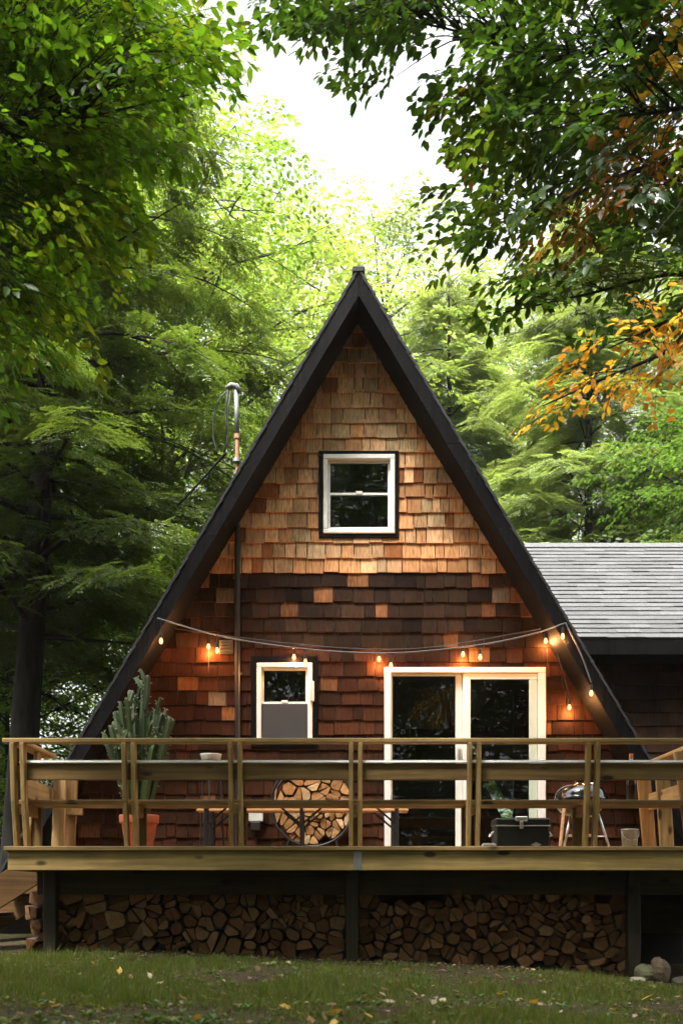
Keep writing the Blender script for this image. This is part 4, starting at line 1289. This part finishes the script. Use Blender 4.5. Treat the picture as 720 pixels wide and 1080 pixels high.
def make_broadleaf(name, label, cat, seed, loc, height, base, rad, trunk_r, n_limbs, per_limb, col, leaf_L=.12, spray_len=.8, scale=1.0, lean=(0, 0), group=None, flat=.25, tpl=LEAF4, mat='leaf_far', col2=None):
    r = np.random.default_rng(seed); loc = np.array(loc, float)
    t = thing(name, tuple(loc), label, cat, group)
    tb = MB(); top = loc + np.array([lean[0], lean[1], height * .93])
    tr = curve(r, loc - (0, 0, .2), top, 0, .015, 14); tb.tube(tr, np.linspace(trunk_r, trunk_r * .12, 14) * np.where(np.arange(14) == 0, 1.35, 1), 9)
    cr = Crown(); sprays = [broad_spray(r, spray_len, leaf_L, 4, spray_len / 10.) for _ in range(5)]
    for i in range(n_limbs):
        f = (i + r.uniform(0, 1)) / n_limbs; h = base + (height * .92 - base) * f
        tp = tr[min(13, int(h / height / .93 * 13))]; tp = loc + (tp - loc); tp[2] = loc[2] + h * .95
        a = i * 2.4 + r.uniform(-.5, .5); prof = math.sin(math.pi * min(1, (.22 + .78 * f))) ** .6 * (1 - .35 * f)
        ln = rad * (.25 + prof) * r.uniform(.75, 1.1)
        up = (.15 + .6 * f) * ln
        end = tp + np.array([math.cos(a) * ln, math.sin(a) * ln, up])
        limb = curve(r, tp, end, .06, .06, 7); tb.tube(limb, np.linspace(trunk_r * .32 * (1 - .5 * f), .012, 7), 5, cap=False)
        cf = r.uniform(.75, 1.3); c0 = np.array(col if col2 is None or r.random() < .6 else col2) * cf
        for j in range(per_limb):
            u = r.uniform(.25, 1) ** .7; k = u * 6; i0 = min(5, int(k)); q = limb[i0] + (limb[i0 + 1] - limb[i0]) * (k - i0)
            off = r.normal(size=3) * np.array([1, 1, .45]) * ln * .20
            pos = q + off; d = norm(norm(end - tp) + norm(off) * 1.1 + r.normal(size=3) * .25); d[2] = d[2] * .4 - r.uniform(0, flat)
            if np.linalg.norm(off) > .5 and r.random() < .35: tb.tube([q, (q + pos) / 2 + (0, 0, .05), pos], [.014, .01, .006], 4, cap=False)
            cr.put(sprays[int(r.integers(5))], pos, d, r, scale, leaf_L, .62, c0 * r.uniform(.85, 1.15), r.normal() * .35)
    tb.build('trunk', M['bark'], t, smooth=True)
    cr.build('crown', tpl, M[mat], t, loc)
    return t


def make_hemlock(name, label, seed, loc, height, base, rad, trunk_r, n_limbs, per_m, col, needle=.055, scale=1.0, lean=(0, 0), group=None, nw=.36):
    r = np.random.default_rng(seed); loc = np.array(loc, float)
    t = thing(name, tuple(loc), label, 'tree', group); tb = MB()
    top = loc + np.array([lean[0], lean[1], height]); tr = curve(r, loc - (0, 0, .2), top, 0, .008, 14); tb.tube(tr, np.linspace(trunk_r, .02, 14) * np.where(np.arange(14) == 0, 1.3, 1), 10)
    sprays = [needle_spray(r, .75) for _ in range(6)]; cr = Crown()
    for i in range(n_limbs):
        f = (i + r.uniform(0, 1)) / n_limbs; h = base + (height * .98 - base) * f
        k = h / height * 13; i0 = min(12, int(k)); tp = tr[i0] + (tr[i0 + 1] - tr[i0]) * (k - i0)
        a = i * 2.4 + r.uniform(-.4, .4); ln = rad * (1 - f) ** .75 * r.uniform(.7, 1.1) + .3
        end = tp + np.array([math.cos(a) * ln, math.sin(a) * ln, ln * r.uniform(-.38, .14)])
        limb = curve(r, tp, end, .10, .03, 8)
        cut = [k for k in range(8) if in_cabin(limb[k])]
        if cut and cut[0] < 2: continue
        if cut: end = limb[cut[0] - 1]; limb = curve(r, tp, end, .02, .03, 8); ln = np.linalg.norm(end - tp)
        tb.tube(limb, np.linspace(max(.02, trunk_r * .22 * (1 - f)), .006, 8), 5, cap=False)
        cf = r.uniform(.7, 1.3)
        for j in range(max(4, int(per_m * ln))):
            u = r.uniform(.12, 1); k = u * 7; i0 = min(6, int(k)); q = limb[i0] + (limb[i0 + 1] - limb[i0]) * (k - i0)
            d0 = norm(limb[min(7, i0 + 1)] - limb[i0]); s = r.choice([-1, 1]); ang = s * r.uniform(.4, 1.25)
            d = np.array([d0[0] * math.cos(ang) - d0[1] * math.sin(ang), d0[0] * math.sin(ang) + d0[1] * math.cos(ang), r.uniform(-.55, -.05)])
            side = np.array([-d0[1], d0[0], 0]) * s * ln * .28 * r.uniform(0, 1) * (1.1 - u)
            pos = q + side + np.array([0, 0, -.12 * np.linalg.norm(side) + r.normal() * .06])
            if in_cabin(pos + d * .5) or in_cabin(pos): continue
            cr.put(sprays[int(r.integers(6))], pos, d, r, scale * r.uniform(.75, 1.2), needle, nw, np.array(col) * cf, r.normal() * .3)
    tb.build('trunk', M['bark'], t, smooth=True)
    cr.build('crown', NEED, M['needle'], t, loc)
    return t


def gz(x, y): return float(ground_z(x, y))


def place_copy(src, x, y, rz, sc, label):
    c = copy_tree(src); c.location = (x, y, gz(x, y)); c.rotation_euler = (0, 0, rz); c.scale = (sc, sc, sc); c['label'] = label
    return c


# --- foreground trees whose trunks stand outside the frame, limbs hang into it
def foreground_tree(name, label, seed, trunk_xy, trunk_r, height, limbs, targets, spray_len, leaf_L, colf, scale=1.0, tpl=LEAF8, ratio=.55, n_side=4, extra=None):
    r = np.random.default_rng(seed); tx, ty = trunk_xy; loc = np.array([tx, ty, gz(tx, ty)])
    t = thing(name, tuple(loc), label, 'tree'); tb = MB(); tw = MB()
    tr = curve(r, loc - (0, 0, .2), loc + np.array([0, 0, height]), 0, .01, 12); tb.tube(tr, np.linspace(trunk_r, trunk_r * .3, 12), 12)
    tb.build('trunk', M['bark'], t, smooth=True)
    allp = []
    for L_ in limbs:
        pts = [np.array([PX(a, Y), Y, PZ(b, Y)]) for a, b, Y in L_]
        st = loc + np.array([0, 0, pts[0][2] - loc[2] - .8]); pts = [st] + pts
        C = [2 * pts[0] - pts[1]] + pts + [2 * pts[-1] - pts[-2]]; out = []
        for i in range(1, len(C) - 2):
            for u in np.linspace(0, 1, 6, endpoint=False):
                p0, p1, p2, p3 = C[i - 1:i + 3]; out.append(.5 * (2 * p1 + (p2 - p0) * u + (2 * p0 - 5 * p1 + 4 * p2 - p3) * u * u + (3 * p1 - p0 - 3 * p2 + p3) * u ** 3))
        out.append(pts[-1]); out = np.array(out)
        lm = MB(); lm.tube(out, np.linspace(.022, .004, len(out)), 6); lm.build('limb', M['bark'], t, smooth=True)
        allp.append(out[5:])
    A = np.concatenate(allp); A0 = np.concatenate([np.full(len(q), sum(len(w) for w in allp[:i])) for i, q in enumerate(allp)]); cr = Crown(); sprays = [broad_spray(r, spray_len, leaf_L, n_side, spray_len / 8) for _ in range(7)]
    for (px, py, Y) in targets:
        p = np.array([PX(px, Y), Y, PZ(py, Y)]); dd = np.linalg.norm(A - p, axis=1); ia = int(np.argmin(dd + r.uniform(0, .25, len(dd)))); q = A[max(A0[ia], ia - int(3 + dd[ia] * 4))]
        v = p - q; ln = np.linalg.norm(v); br = curve(r, q, p, .1, .09, 7)
        if .12 < ln < 1.5: tw.tube(br, np.linspace(.004 + .003 * min(ln, 2), .002, 7), 4, cap=False)
        d = norm(v + r.normal(size=3) * .3 * ln) if ln > .05 else norm(r.normal(size=3)); d[2] = d[2] * .4 - r.uniform(-.05, .3)
        cr.put(sprays[int(r.integers(7))], p, d, r, scale * r.uniform(.8, 1.15), leaf_L, ratio, colf(r, px, py), r.normal() * .4, .3, tw, .0018)
    tw.build('twigs', M['bark'], t)
    cr.build('foliage', tpl, M['leaf'], t, loc)
    return t


def sample(r, n, fn, box, Y0, Y1):
    out = []
    while len(out) < n:
        a, b = r.uniform(box[0], box[1]), r.uniform(box[2], box[3])
        if r.random() < fn(a, b): out.append((a, b, r.uniform(Y0, Y1)))
    return out


rs = np.random.default_rng(77)
def in_left(a, b):       # upper-left beech: ragged right edge, fading downwards
    edge = 172 + 38 * math.sin(b * .021 + .8) - max(0, b - 190) * 1.1 - max(0, 60 - b) * .35
    return 1.0 if a < edge - 40 else .35 if a < edge else 0.0
tl = sample(rs, 900, in_left, (-110, 250, -120, 370), 5.8, 7.6)
def col_left(r, px, py):
    f = r.random()
    return (.085, .18, .014) if f < .6 else (.06, .135, .013) if f < .88 else (.13, .19, .018)
foreground_tree('beech_tree', 'broadleaf tree with bright green leaves hanging into the upper left', 101, (-4.6, 7.0), .2, 11,
                [[(-60, 260, 7.0), (40, 190, 6.9), (110, 120, 6.8), (170, 62, 6.7)], [(-60, 90, 6.6), (40, 50, 6.5), (140, 10, 6.4), (210, -20, 6.3)], [(-80, 380, 7.2), (10, 330, 7.1), (100, 270, 7.0), (190, 215, 6.8)], [(-60, 160, 6.0), (60, 130, 6.1), (200, 100, 6.2)]],
                tl, .42, .082, col_left)
def in_right(a, b):      # upper-right beech
    if b < 130 and a < 480: lim = 2 + 62 * math.exp(-((a - 415) / 45) ** 2) + 30 * math.sin(a * .05) ** 2 * (a > 340)
    else: lim = 0
    if a < 480: return .9 if b < lim else 0.0
    e = 500 + 22 * math.sin(b * .05) + max(0, b - 240) * .55
    lowr = 330 + .05 * (a - 500)
    if a < e or b > lowr: return 0.0
    return 1.0 if b < 250 else .6
tr_ = sample(rs, 740, in_right, (305, 830, -130, 345), 6.2, 8.2)
def col_right(r, px, py):
    band = abs((py - 185) + (px - 660) * .85) < 32 and px > 490
    f = r.random()
    if band and f < .36: return (.2, .085, .022) if f < .2 else (.22, .14, .03)
    if f < .03 and px > 490: return (.2, .13, .02)
    return (.033, .075, .014) if f < .6 else (.045, .1, .016) if f < .9 else (.075, .13, .018)
foreground_tree('beech_tree', 'broadleaf tree with dark green and browning leaves filling the upper right', 102, (4.7, 7.4), .2, 11,
                [[(800, 250, 7.3), (720, 175, 7.2), (640, 190, 7.1), (560, 225, 7.0), (520, 205, 6.9)], [(800, 60, 7.2), (700, 40, 7.1), (580, 60, 7.0), (470, 30, 6.9), (340, 5, 6.8)], [(800, 330, 7.5), (720, 290, 7.4), (620, 310, 7.3), (530, 330, 7.2)], [(780, 140, 6.6), (680, 120, 6.6), (560, 140, 6.5)], [(760, -60, 7.4), (600, -50, 7.2), (400, -40, 7.0)]],
                tr_, .38, .092, col_right)
def in_orange(a, b):
    c = 425 - (a - 540) * .42
    return 1.0 if abs(b - c) < 12 + (a - 540) * .16 else 0.0
to = sample(rs, 38, in_orange, (572, 800, 315, 440), 6.0, 6.6)
def col_or(r, px, py): f = r.random(); return (.58, .3, .05) if f < .6 else (.6, .4, .08) if f < .88 else (.3, .3, .04)
foreground_tree('young_beech_tree', 'branch of a young tree with orange autumn leaves reaching in from the right', 103, (3.6, 6.4), .09, 6,
                [[(780, 330, 6.3), (700, 372, 6.3), (635, 400, 6.25), (572, 428, 6.2)], [(780, 300, 6.4), (700, 340, 6.4), (640, 368, 6.4)]],
                to, .34, .066, col_or, n_side=3)

# --- hemlocks left of the cabin
H1 = make_hemlock('hemlock_tree', 'big dark hemlock with leaning trunk left of the cabin', 201, (PX(12, 14.5), 14.5, gz(-4.7, 14.5)), 17, 4.3, 4.1, .24, 115, 16, (.088, .13, .026), scale=.85, lean=(.9, .4), group='hemlock trees around the cabin')
H2 = place_copy(H1, -7.6, 17.5, 1.9, 1.0, 'dark hemlock at the picture\'s left edge behind the big leaning hemlock')
# hemlocks behind the wing, needle tint paled to stand in for haze
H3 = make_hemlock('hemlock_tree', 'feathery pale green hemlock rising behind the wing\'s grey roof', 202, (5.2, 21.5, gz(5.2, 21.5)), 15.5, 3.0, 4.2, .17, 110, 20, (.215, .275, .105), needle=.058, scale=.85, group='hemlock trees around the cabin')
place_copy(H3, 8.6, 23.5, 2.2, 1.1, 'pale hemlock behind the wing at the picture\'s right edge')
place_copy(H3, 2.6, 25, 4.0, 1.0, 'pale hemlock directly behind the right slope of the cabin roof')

# --- broadleaf trees behind
B1 = make_broadleaf('maple_tree', 'yellow-green maple right behind the left roof slope', 'tree', 301, (-3.6, 22, gz(-3.6, 22)), 17, 4, 4.6,   .22, 42, 34, (.13, .2, .034), .14, .95, col2=(.165, .21, .045), group='maples behind the cabin')
B2 = make_broadleaf('maple_tree', 'tall pale maple in the gap straight behind the roof peak', 'tree', 302, (1.4, 31, gz(1.4, 31)), 20.5, 6, 5.4, .26, 40, 36, (.18, .24, .08), .17, 1.2, scale=1.0, col2=(.235, .26, .11), group='maples behind the cabin')  # leaf tints paled in place of haze
place_copy(B2, 7.2, 34, 2.0, 1.02, 'tall pale maple behind the hemlocks on the right')
place_copy(B2, -4.0, 33, 3.7, 1.1, 'tall pale maple far behind the left roof slope')
place_copy(B2, -10.0, 30, 5.1, 1.25, 'tallest pale maple far back beyond the dark left hemlocks')
place_copy(B1, -7.4, 24, 2.6, 1.12, 'yellow-green maple behind the dark left hemlocks')
place_copy(B1, -10.5, 26, .7, 1.2, 'yellow-green maple at the far left edge of the woods')
B3 = make_broadleaf('understory_tree', 'low bright green understory tree seen under the left hemlock limbs', 'tree', 303, (-6.3, 19.5, gz(-6.3, 19.5)), 6.5, .8, 2.8, .09, 26, 30, (.16, .25, .035), .11, .75, group='understory trees')
place_copy(B3, -4.5, 22.5, 2.0, 1.15, 'low bright understory tree close to the left roof edge')
place_copy(B3, -9.6, 23, 4.0, 1.2, 'low bright understory tree at the left picture edge beyond the trunk')
B4 = make_broadleaf('oak_tree', 'fuller mid green broadleaf tree behind the wing at the right edge', 'tree', 304, (7.3, 18.6, gz(7.3, 18.6)), 10.2, 5.0, 2.3, .15, 28, 44, (.06, .105, .02), .11, .75)


# ------------------------------------------------------------------ lawn: grass, litter, leaves, stones
def vnoise(x, y, s, seed=0):
    return np.array([noise.noise(Vector((a * s, b * s, seed * 7.3))) for a, b in zip(x, y)])


def make_grass():
    n = 150000
    Y = rng.uniform(3.7, 9.0, n); X = rng.uniform(-.36, .36, n) * Y * 1.06
    dens = vnoise(X, Y, .9, 1) + .45 * vnoise(X, Y, 2.6, 2)
    edge = np.clip((8.78 - .10 * np.clip(X, 0, 3) * 2.2 - Y) / .5, 0, 1)
    keep = rng.random(n) < np.clip(.66 + 1.7 * dens, .06, 1) * edge
    X, Y = X[keep], Y[keep]; dens = dens[keep]; n = len(X)
    P = np.stack([X, Y, ground_z(X, Y) - .003], 1)
    a = rng.uniform(0, 6.28, n); tilt = np.abs(rng.normal(0, .55, n))
    D = np.stack([np.cos(a) * np.sin(tilt), np.sin(a) * np.sin(tilt), np.cos(tilt)], 1)
    N = np.stack([np.cos(a + .6), np.sin(a + .6), np.full(n, .2)], 1)
    L = rng.uniform(.022, .062, n) * np.clip(.85 + dens, .5, 1.3) * np.clip(1 + 1.3 * vnoise(X, Y, 7, 3), .55, 1.8); Wd = rng.uniform(.0028, .005, n)
    C = np.where(rng.random((n, 1)) < .78, np.array([[.11, .15, .018]]), np.where(rng.random((n, 1)) < .5, np.array([[.2, .2, .04]]), np.array([[.17, .13, .06]]))) * rng.uniform(.6, 1.3, (n, 1))
    tpl = (np.array([[0, .5, 0], [0, -.5, 0], [.55, -.42, .05], [1, 0, -.05], [.55, .42, .05]]), [(0, 1, 2, 4), (4, 2, 3)])
    o = leaves_mesh('grass', P, D, N, L, Wd, C, tpl, M['grassblade'], None, (0, 0, 0)); tag(o, 'short patchy green grass', 'grass', kind='stuff')
    # low broad-leaved weeds in the turf
    n = 420; Y = 1 / rng.uniform(1 / 8.5, 1 / 3.8, n); X = rng.uniform(-.36, .36, n) * Y; m = 9
    a = np.tile(np.arange(m) * 2.4, n) + np.repeat(rng.uniform(0, 6, n), m); P = np.repeat(np.stack([X, Y, ground_z(X, Y) + .004], 1), m, 0) + rng.normal(0, .006, (n * m, 3)) * (1, 1, .3)
    D = np.stack([np.cos(a), np.sin(a), rng.uniform(.15, .9, n * m)], 1); N = np.stack([-.5 * np.cos(a), -.5 * np.sin(a), np.ones(n * m)], 1)
    L = np.repeat(rng.uniform(.025, .055, n), m) * rng.uniform(.6, 1.1, n * m); C = np.repeat(np.where(rng.random((n, 1)) < .7, np.array([[.07, .12, .02]]), np.array([[.13, .15, .03]])), m, 0) * rng.uniform(.7, 1.3, (n * m, 1))
    o = leaves_mesh('weeds', P, D, N, L, L * .45, C, LEAF6, M['grassblade'], None, (0, 0, 0)); tag(o, 'low broad-leaved weeds in the lawn', 'weeds', kind='stuff')
    # small litter too fine to count
    n = 9000; Y = np.concatenate([rng.uniform(3.7, 8.9, 6500), rng.uniform(8.1, 8.98, 2500)]); X = rng.uniform(-.36, .36, n) * Y * 1.06
    P = np.stack([X, Y, ground_z(X, Y) + rng.uniform(.003, .02, n)], 1); a = rng.uniform(0, 6.28, n)
    D = np.stack([np.cos(a), np.sin(a), rng.normal(0, .25, n)], 1); N = np.stack([rng.normal(0, .4, n), rng.normal(0, .4, n), np.ones(n)], 1)
    L = .007 + .036 * rng.random(n) ** 2; C = np.where(rng.random((n, 1)) < .68, np.array([[.09, .05, .025]]), np.array([[.32, .24, .15]])) * rng.uniform(.5, 1.4, (n, 1))
    o = leaves_mesh('leaf_litter', P, D, N, L, L * rng.uniform(.25, .7, n), C, LEAF6, M['dryleaf'], None, (0, 0, 0)); tag(o, 'fine brown leaf litter', 'leaf litter', kind='stuff')
make_grass()


def make_fallen():
    r = np.random.default_rng(9); tpls = []
    kinds = [('yellow', (.62, .38, .06)), ('pale tan', (.5, .4, .26)), ('brown', (.2, .1, .045))]
    big = [(352, 1072, 0, .1), (520, 1067, 1, .1), (562, 1060, 0, .075), (680, 1056, 0, .08), (432, 1048, 1, .06), (62, 1036, 0, .05), (168, 1040, 1, .06), (95, 1050, 1, .06), (500, 1040, 2, .07), (590, 1030, 1, .06), (640, 1043, 2, .07)]
    pts = [(PX(px, 1), py, k, L) for px, py, k, L in big]
    pl = []
    for px, py, k, L in big:
        Y = EYE * F / (py - HZ); Y *= 1.0; X = PX(px, Y)
        for _ in range(4): Y = (EYE - gz(X, Y)) * F / (py - HZ); X = PX(px, Y)
        pl.append((X, Y, k, L))
    for _ in range(60):
        Y = 1 / r.uniform(1 / 8.6, 1 / 4.0); pl.append((r.uniform(-.33, .33) * Y, Y, int(r.choice([0, 1, 1, 2])), r.uniform(.03, .065)))
    for X, Y, k, L in pl:
        nm, c = kinds[k]; mb = MB(); a = r.uniform(0, 6.28); cu = r.uniform(.1, .45)
        tv = np.array([[-.5, 0, .0], [-.25, .28, cu * .25], [.15, .3, cu * .3], [.5, 0, cu * .2], [.15, -.3, cu * .35], [-.25, -.28, cu * .2], [0, 0, 0], [-.72, .03, .08]]) * L
        Rm = np.array([[math.cos(a), -math.sin(a), 0], [math.sin(a), math.cos(a), 0], [0, 0, 1]]); z = gz(X, Y) + .018
        tl_ = r.normal(size=2) * .35
        tv[:, 2] += tv[:, 0] * tl_[0] + tv[:, 1] * tl_[1]
        V = tv @ Rm.T + np.array([X, Y, z])
        mb.add(V, [(0, 6, 1), (1, 6, 2), (2, 6, 3), (3, 6, 4), (4, 6, 5), (5, 6, 0), (0, 7, 1)], 0, tuple(np.array(c) * r.uniform(.75, 1.2)))
        o = mb.build('fallen_leaf', M['dryleaf'], origin=(X, Y, z)); tag(o, f'{nm} fallen leaf lying in the patchy grass of the lawn', 'leaf', f'{nm} fallen leaves on the lawn')
make_fallen()


def make_stones():
    r = np.random.default_rng(4)
    for px, py, w, h, lab, tn in ((680, 1020, .21, .17, 'mossy rounded stone at the foot of the end deck post', (.9, 1.05, .7)), (695.5, 1028, .19, .24, 'upright brown stone right of the mossy stone by the woodpile', (1.1, .9, .75)), (671, 1040, .16, .06, 'flat pale stone on the dirt before the woodpile\'s end', (2.2, 2.2, 2.2)), (716, 1024, .15, .1, 'small grey stone at the right picture edge below the deck', (.8, .8, .8))):
        Y = 8.72 if py < 1035 else 8.4; X = PX(px, Y); z = gz(X, Y) - .02
        mb = MB(); n, m = 12, 8; V = []; ph = r.uniform(0, 6, 4)
        for i in range(m + 1):
            t = math.pi * i / m
            for j in range(n):
                a = 2 * math.pi * j / n; k = 1 + .16 * math.sin(2 * a + ph[0]) * math.sin(t) + .1 * math.sin(3 * a + ph[1] + t * 2) + r.uniform(-.04, .04)
                V.append((X + w / 2 * k * math.sin(t) ** .7 * math.cos(a), Y + w * .45 * k * math.sin(t) ** .7 * math.sin(a), z + h / 2 + h / 2 * math.cos(t) * (1 + .1 * math.sin(a + ph[2]))))
        mb.add(V, [(i * n + j, (i + 1) * n + j, (i + 1) * n + (j + 1) % n, i * n + (j + 1) % n) for i in range(m) for j in range(n)], 0, tn)
        tag(mb.build('stone', M['stone'], origin=(X, Y, z)), lab, 'stone')
make_stones()


# ------------------------------------------------------------------ the rest of the wood, with unseen leaf masses added for shade
def make_woods():
    r = np.random.default_rng(55)
    def clumps(n, fn, cr, per, leaf, col, name, label):
        C = np.array([fn() for _ in range(n)]); P = []
        for c in C:
            q = r.normal(size=(per, 3)); q /= np.linalg.norm(q, axis=1, keepdims=True); q *= (r.random((per, 1)) ** .45) * cr * r.uniform(.6, 1.3) * np.array([1, 1, .6]); P.append(c + q)
        P = np.concatenate(P); k = len(P); a = r.uniform(0, 6.28, k)
        D = np.stack([np.cos(a), np.sin(a), r.uniform(-.5, .1, k)], 1); N = np.stack([r.normal(0, .35, k), r.normal(0, .35, k), np.ones(k)], 1)
        L = leaf * r.uniform(.6, 1.2, k); Cc = np.repeat(np.array(col)[None], k, 0) * np.repeat(r.uniform(.6, 1.35, (n, 1)), per, 0) * r.uniform(.8, 1.2, (k, 1))
        o = leaves_mesh(name, P, D, N, L, L * .6, Cc, LEAF4, M['leaf_far'], None, (0, 0, 0)); tag(o, label, 'woods', kind='stuff')
    def behind():  # unseen woods behind the viewer, put in to shade the front
        a = r.uniform(R(95), R(265)); d = r.uniform(9, 26)
        return (d * math.sin(a) * 1.1, 4 + d * math.cos(a), r.uniform(.2, 21))
    clumps(3200, behind, 1.2, 60, .24, (.028, .055, .012), 'shade_woods', 'unseen dense dark woods added behind the viewer for shade')
    def backing():  # unseen backing, added to darken what the window glass reflects
        a = r.uniform(R(90), R(270)); d = r.uniform(27, 36)
        return (d * math.sin(a), 4 + d * math.cos(a), r.uniform(0, 16))
    clumps(1700, backing, 2.2, 110, .6, (.022, .045, .01), 'reflection_woods', 'unseen dark woods added to darken the window reflections')
    def canopy():  # unseen clumps placed to shade lawn, deck and lower wall
        while True:
            x, y, z = r.uniform(-9, 9), r.uniform(-7, 8.9), r.uniform(7.5, 13)
            if z > EYE + .95 * max(y, 0) + .8 and (y < 3.2 or (-5.5 < x < 3.5 and y > 6.4 and z < 11.5)): return (x, y, z)
    clumps(1350, canopy, 1.0, 70, .15, (.05, .1, .016), 'shade_canopy', 'unseen leaf canopy added to shade the lawn and deck')
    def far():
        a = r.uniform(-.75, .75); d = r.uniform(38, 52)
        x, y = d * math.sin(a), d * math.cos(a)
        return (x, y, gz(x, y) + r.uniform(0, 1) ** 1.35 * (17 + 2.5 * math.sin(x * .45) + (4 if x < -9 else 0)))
    clumps(2300, far, 1.6, 60, .3, (.185, .245, .095), 'far_woods', 'far woods behind the cabin, leaves coloured pale for haze')  # leaf tint lightened to do the work of haze
make_woods()

def make_haze():
    m, nt, N, L = new_mat('pale_air'); out = nd(nt, 'ShaderNodeOutputMaterial'); v = nd(nt, 'ShaderNodeVolumePrincipled')
    v.inputs['Color'].default_value = (.95, .97, .93, 1); v.inputs['Density'].default_value = HAZE; v.inputs['Anisotropy'].default_value = .3
    L.new(v.outputs['Volume'], out.inputs['Volume'])
    mb = MB(); x, y0, y1, z0, z1 = 160, -100, 210, -12, 30
    V = [(a, b, c) for a in (-x, x) for b in (y0, y1) for c in (z0, z1)]
    mb.add(V, [(0, 1, 3, 2), (4, 6, 7, 5), (0, 4, 5, 1), (2, 3, 7, 6), (0, 2, 6, 4), (1, 5, 7, 3)])
    tag(mb.build('haze', m), 'thin pale woodland haze', 'haze', kind='stuff')
HAZE = .0005
if HAZE > 0: make_haze()
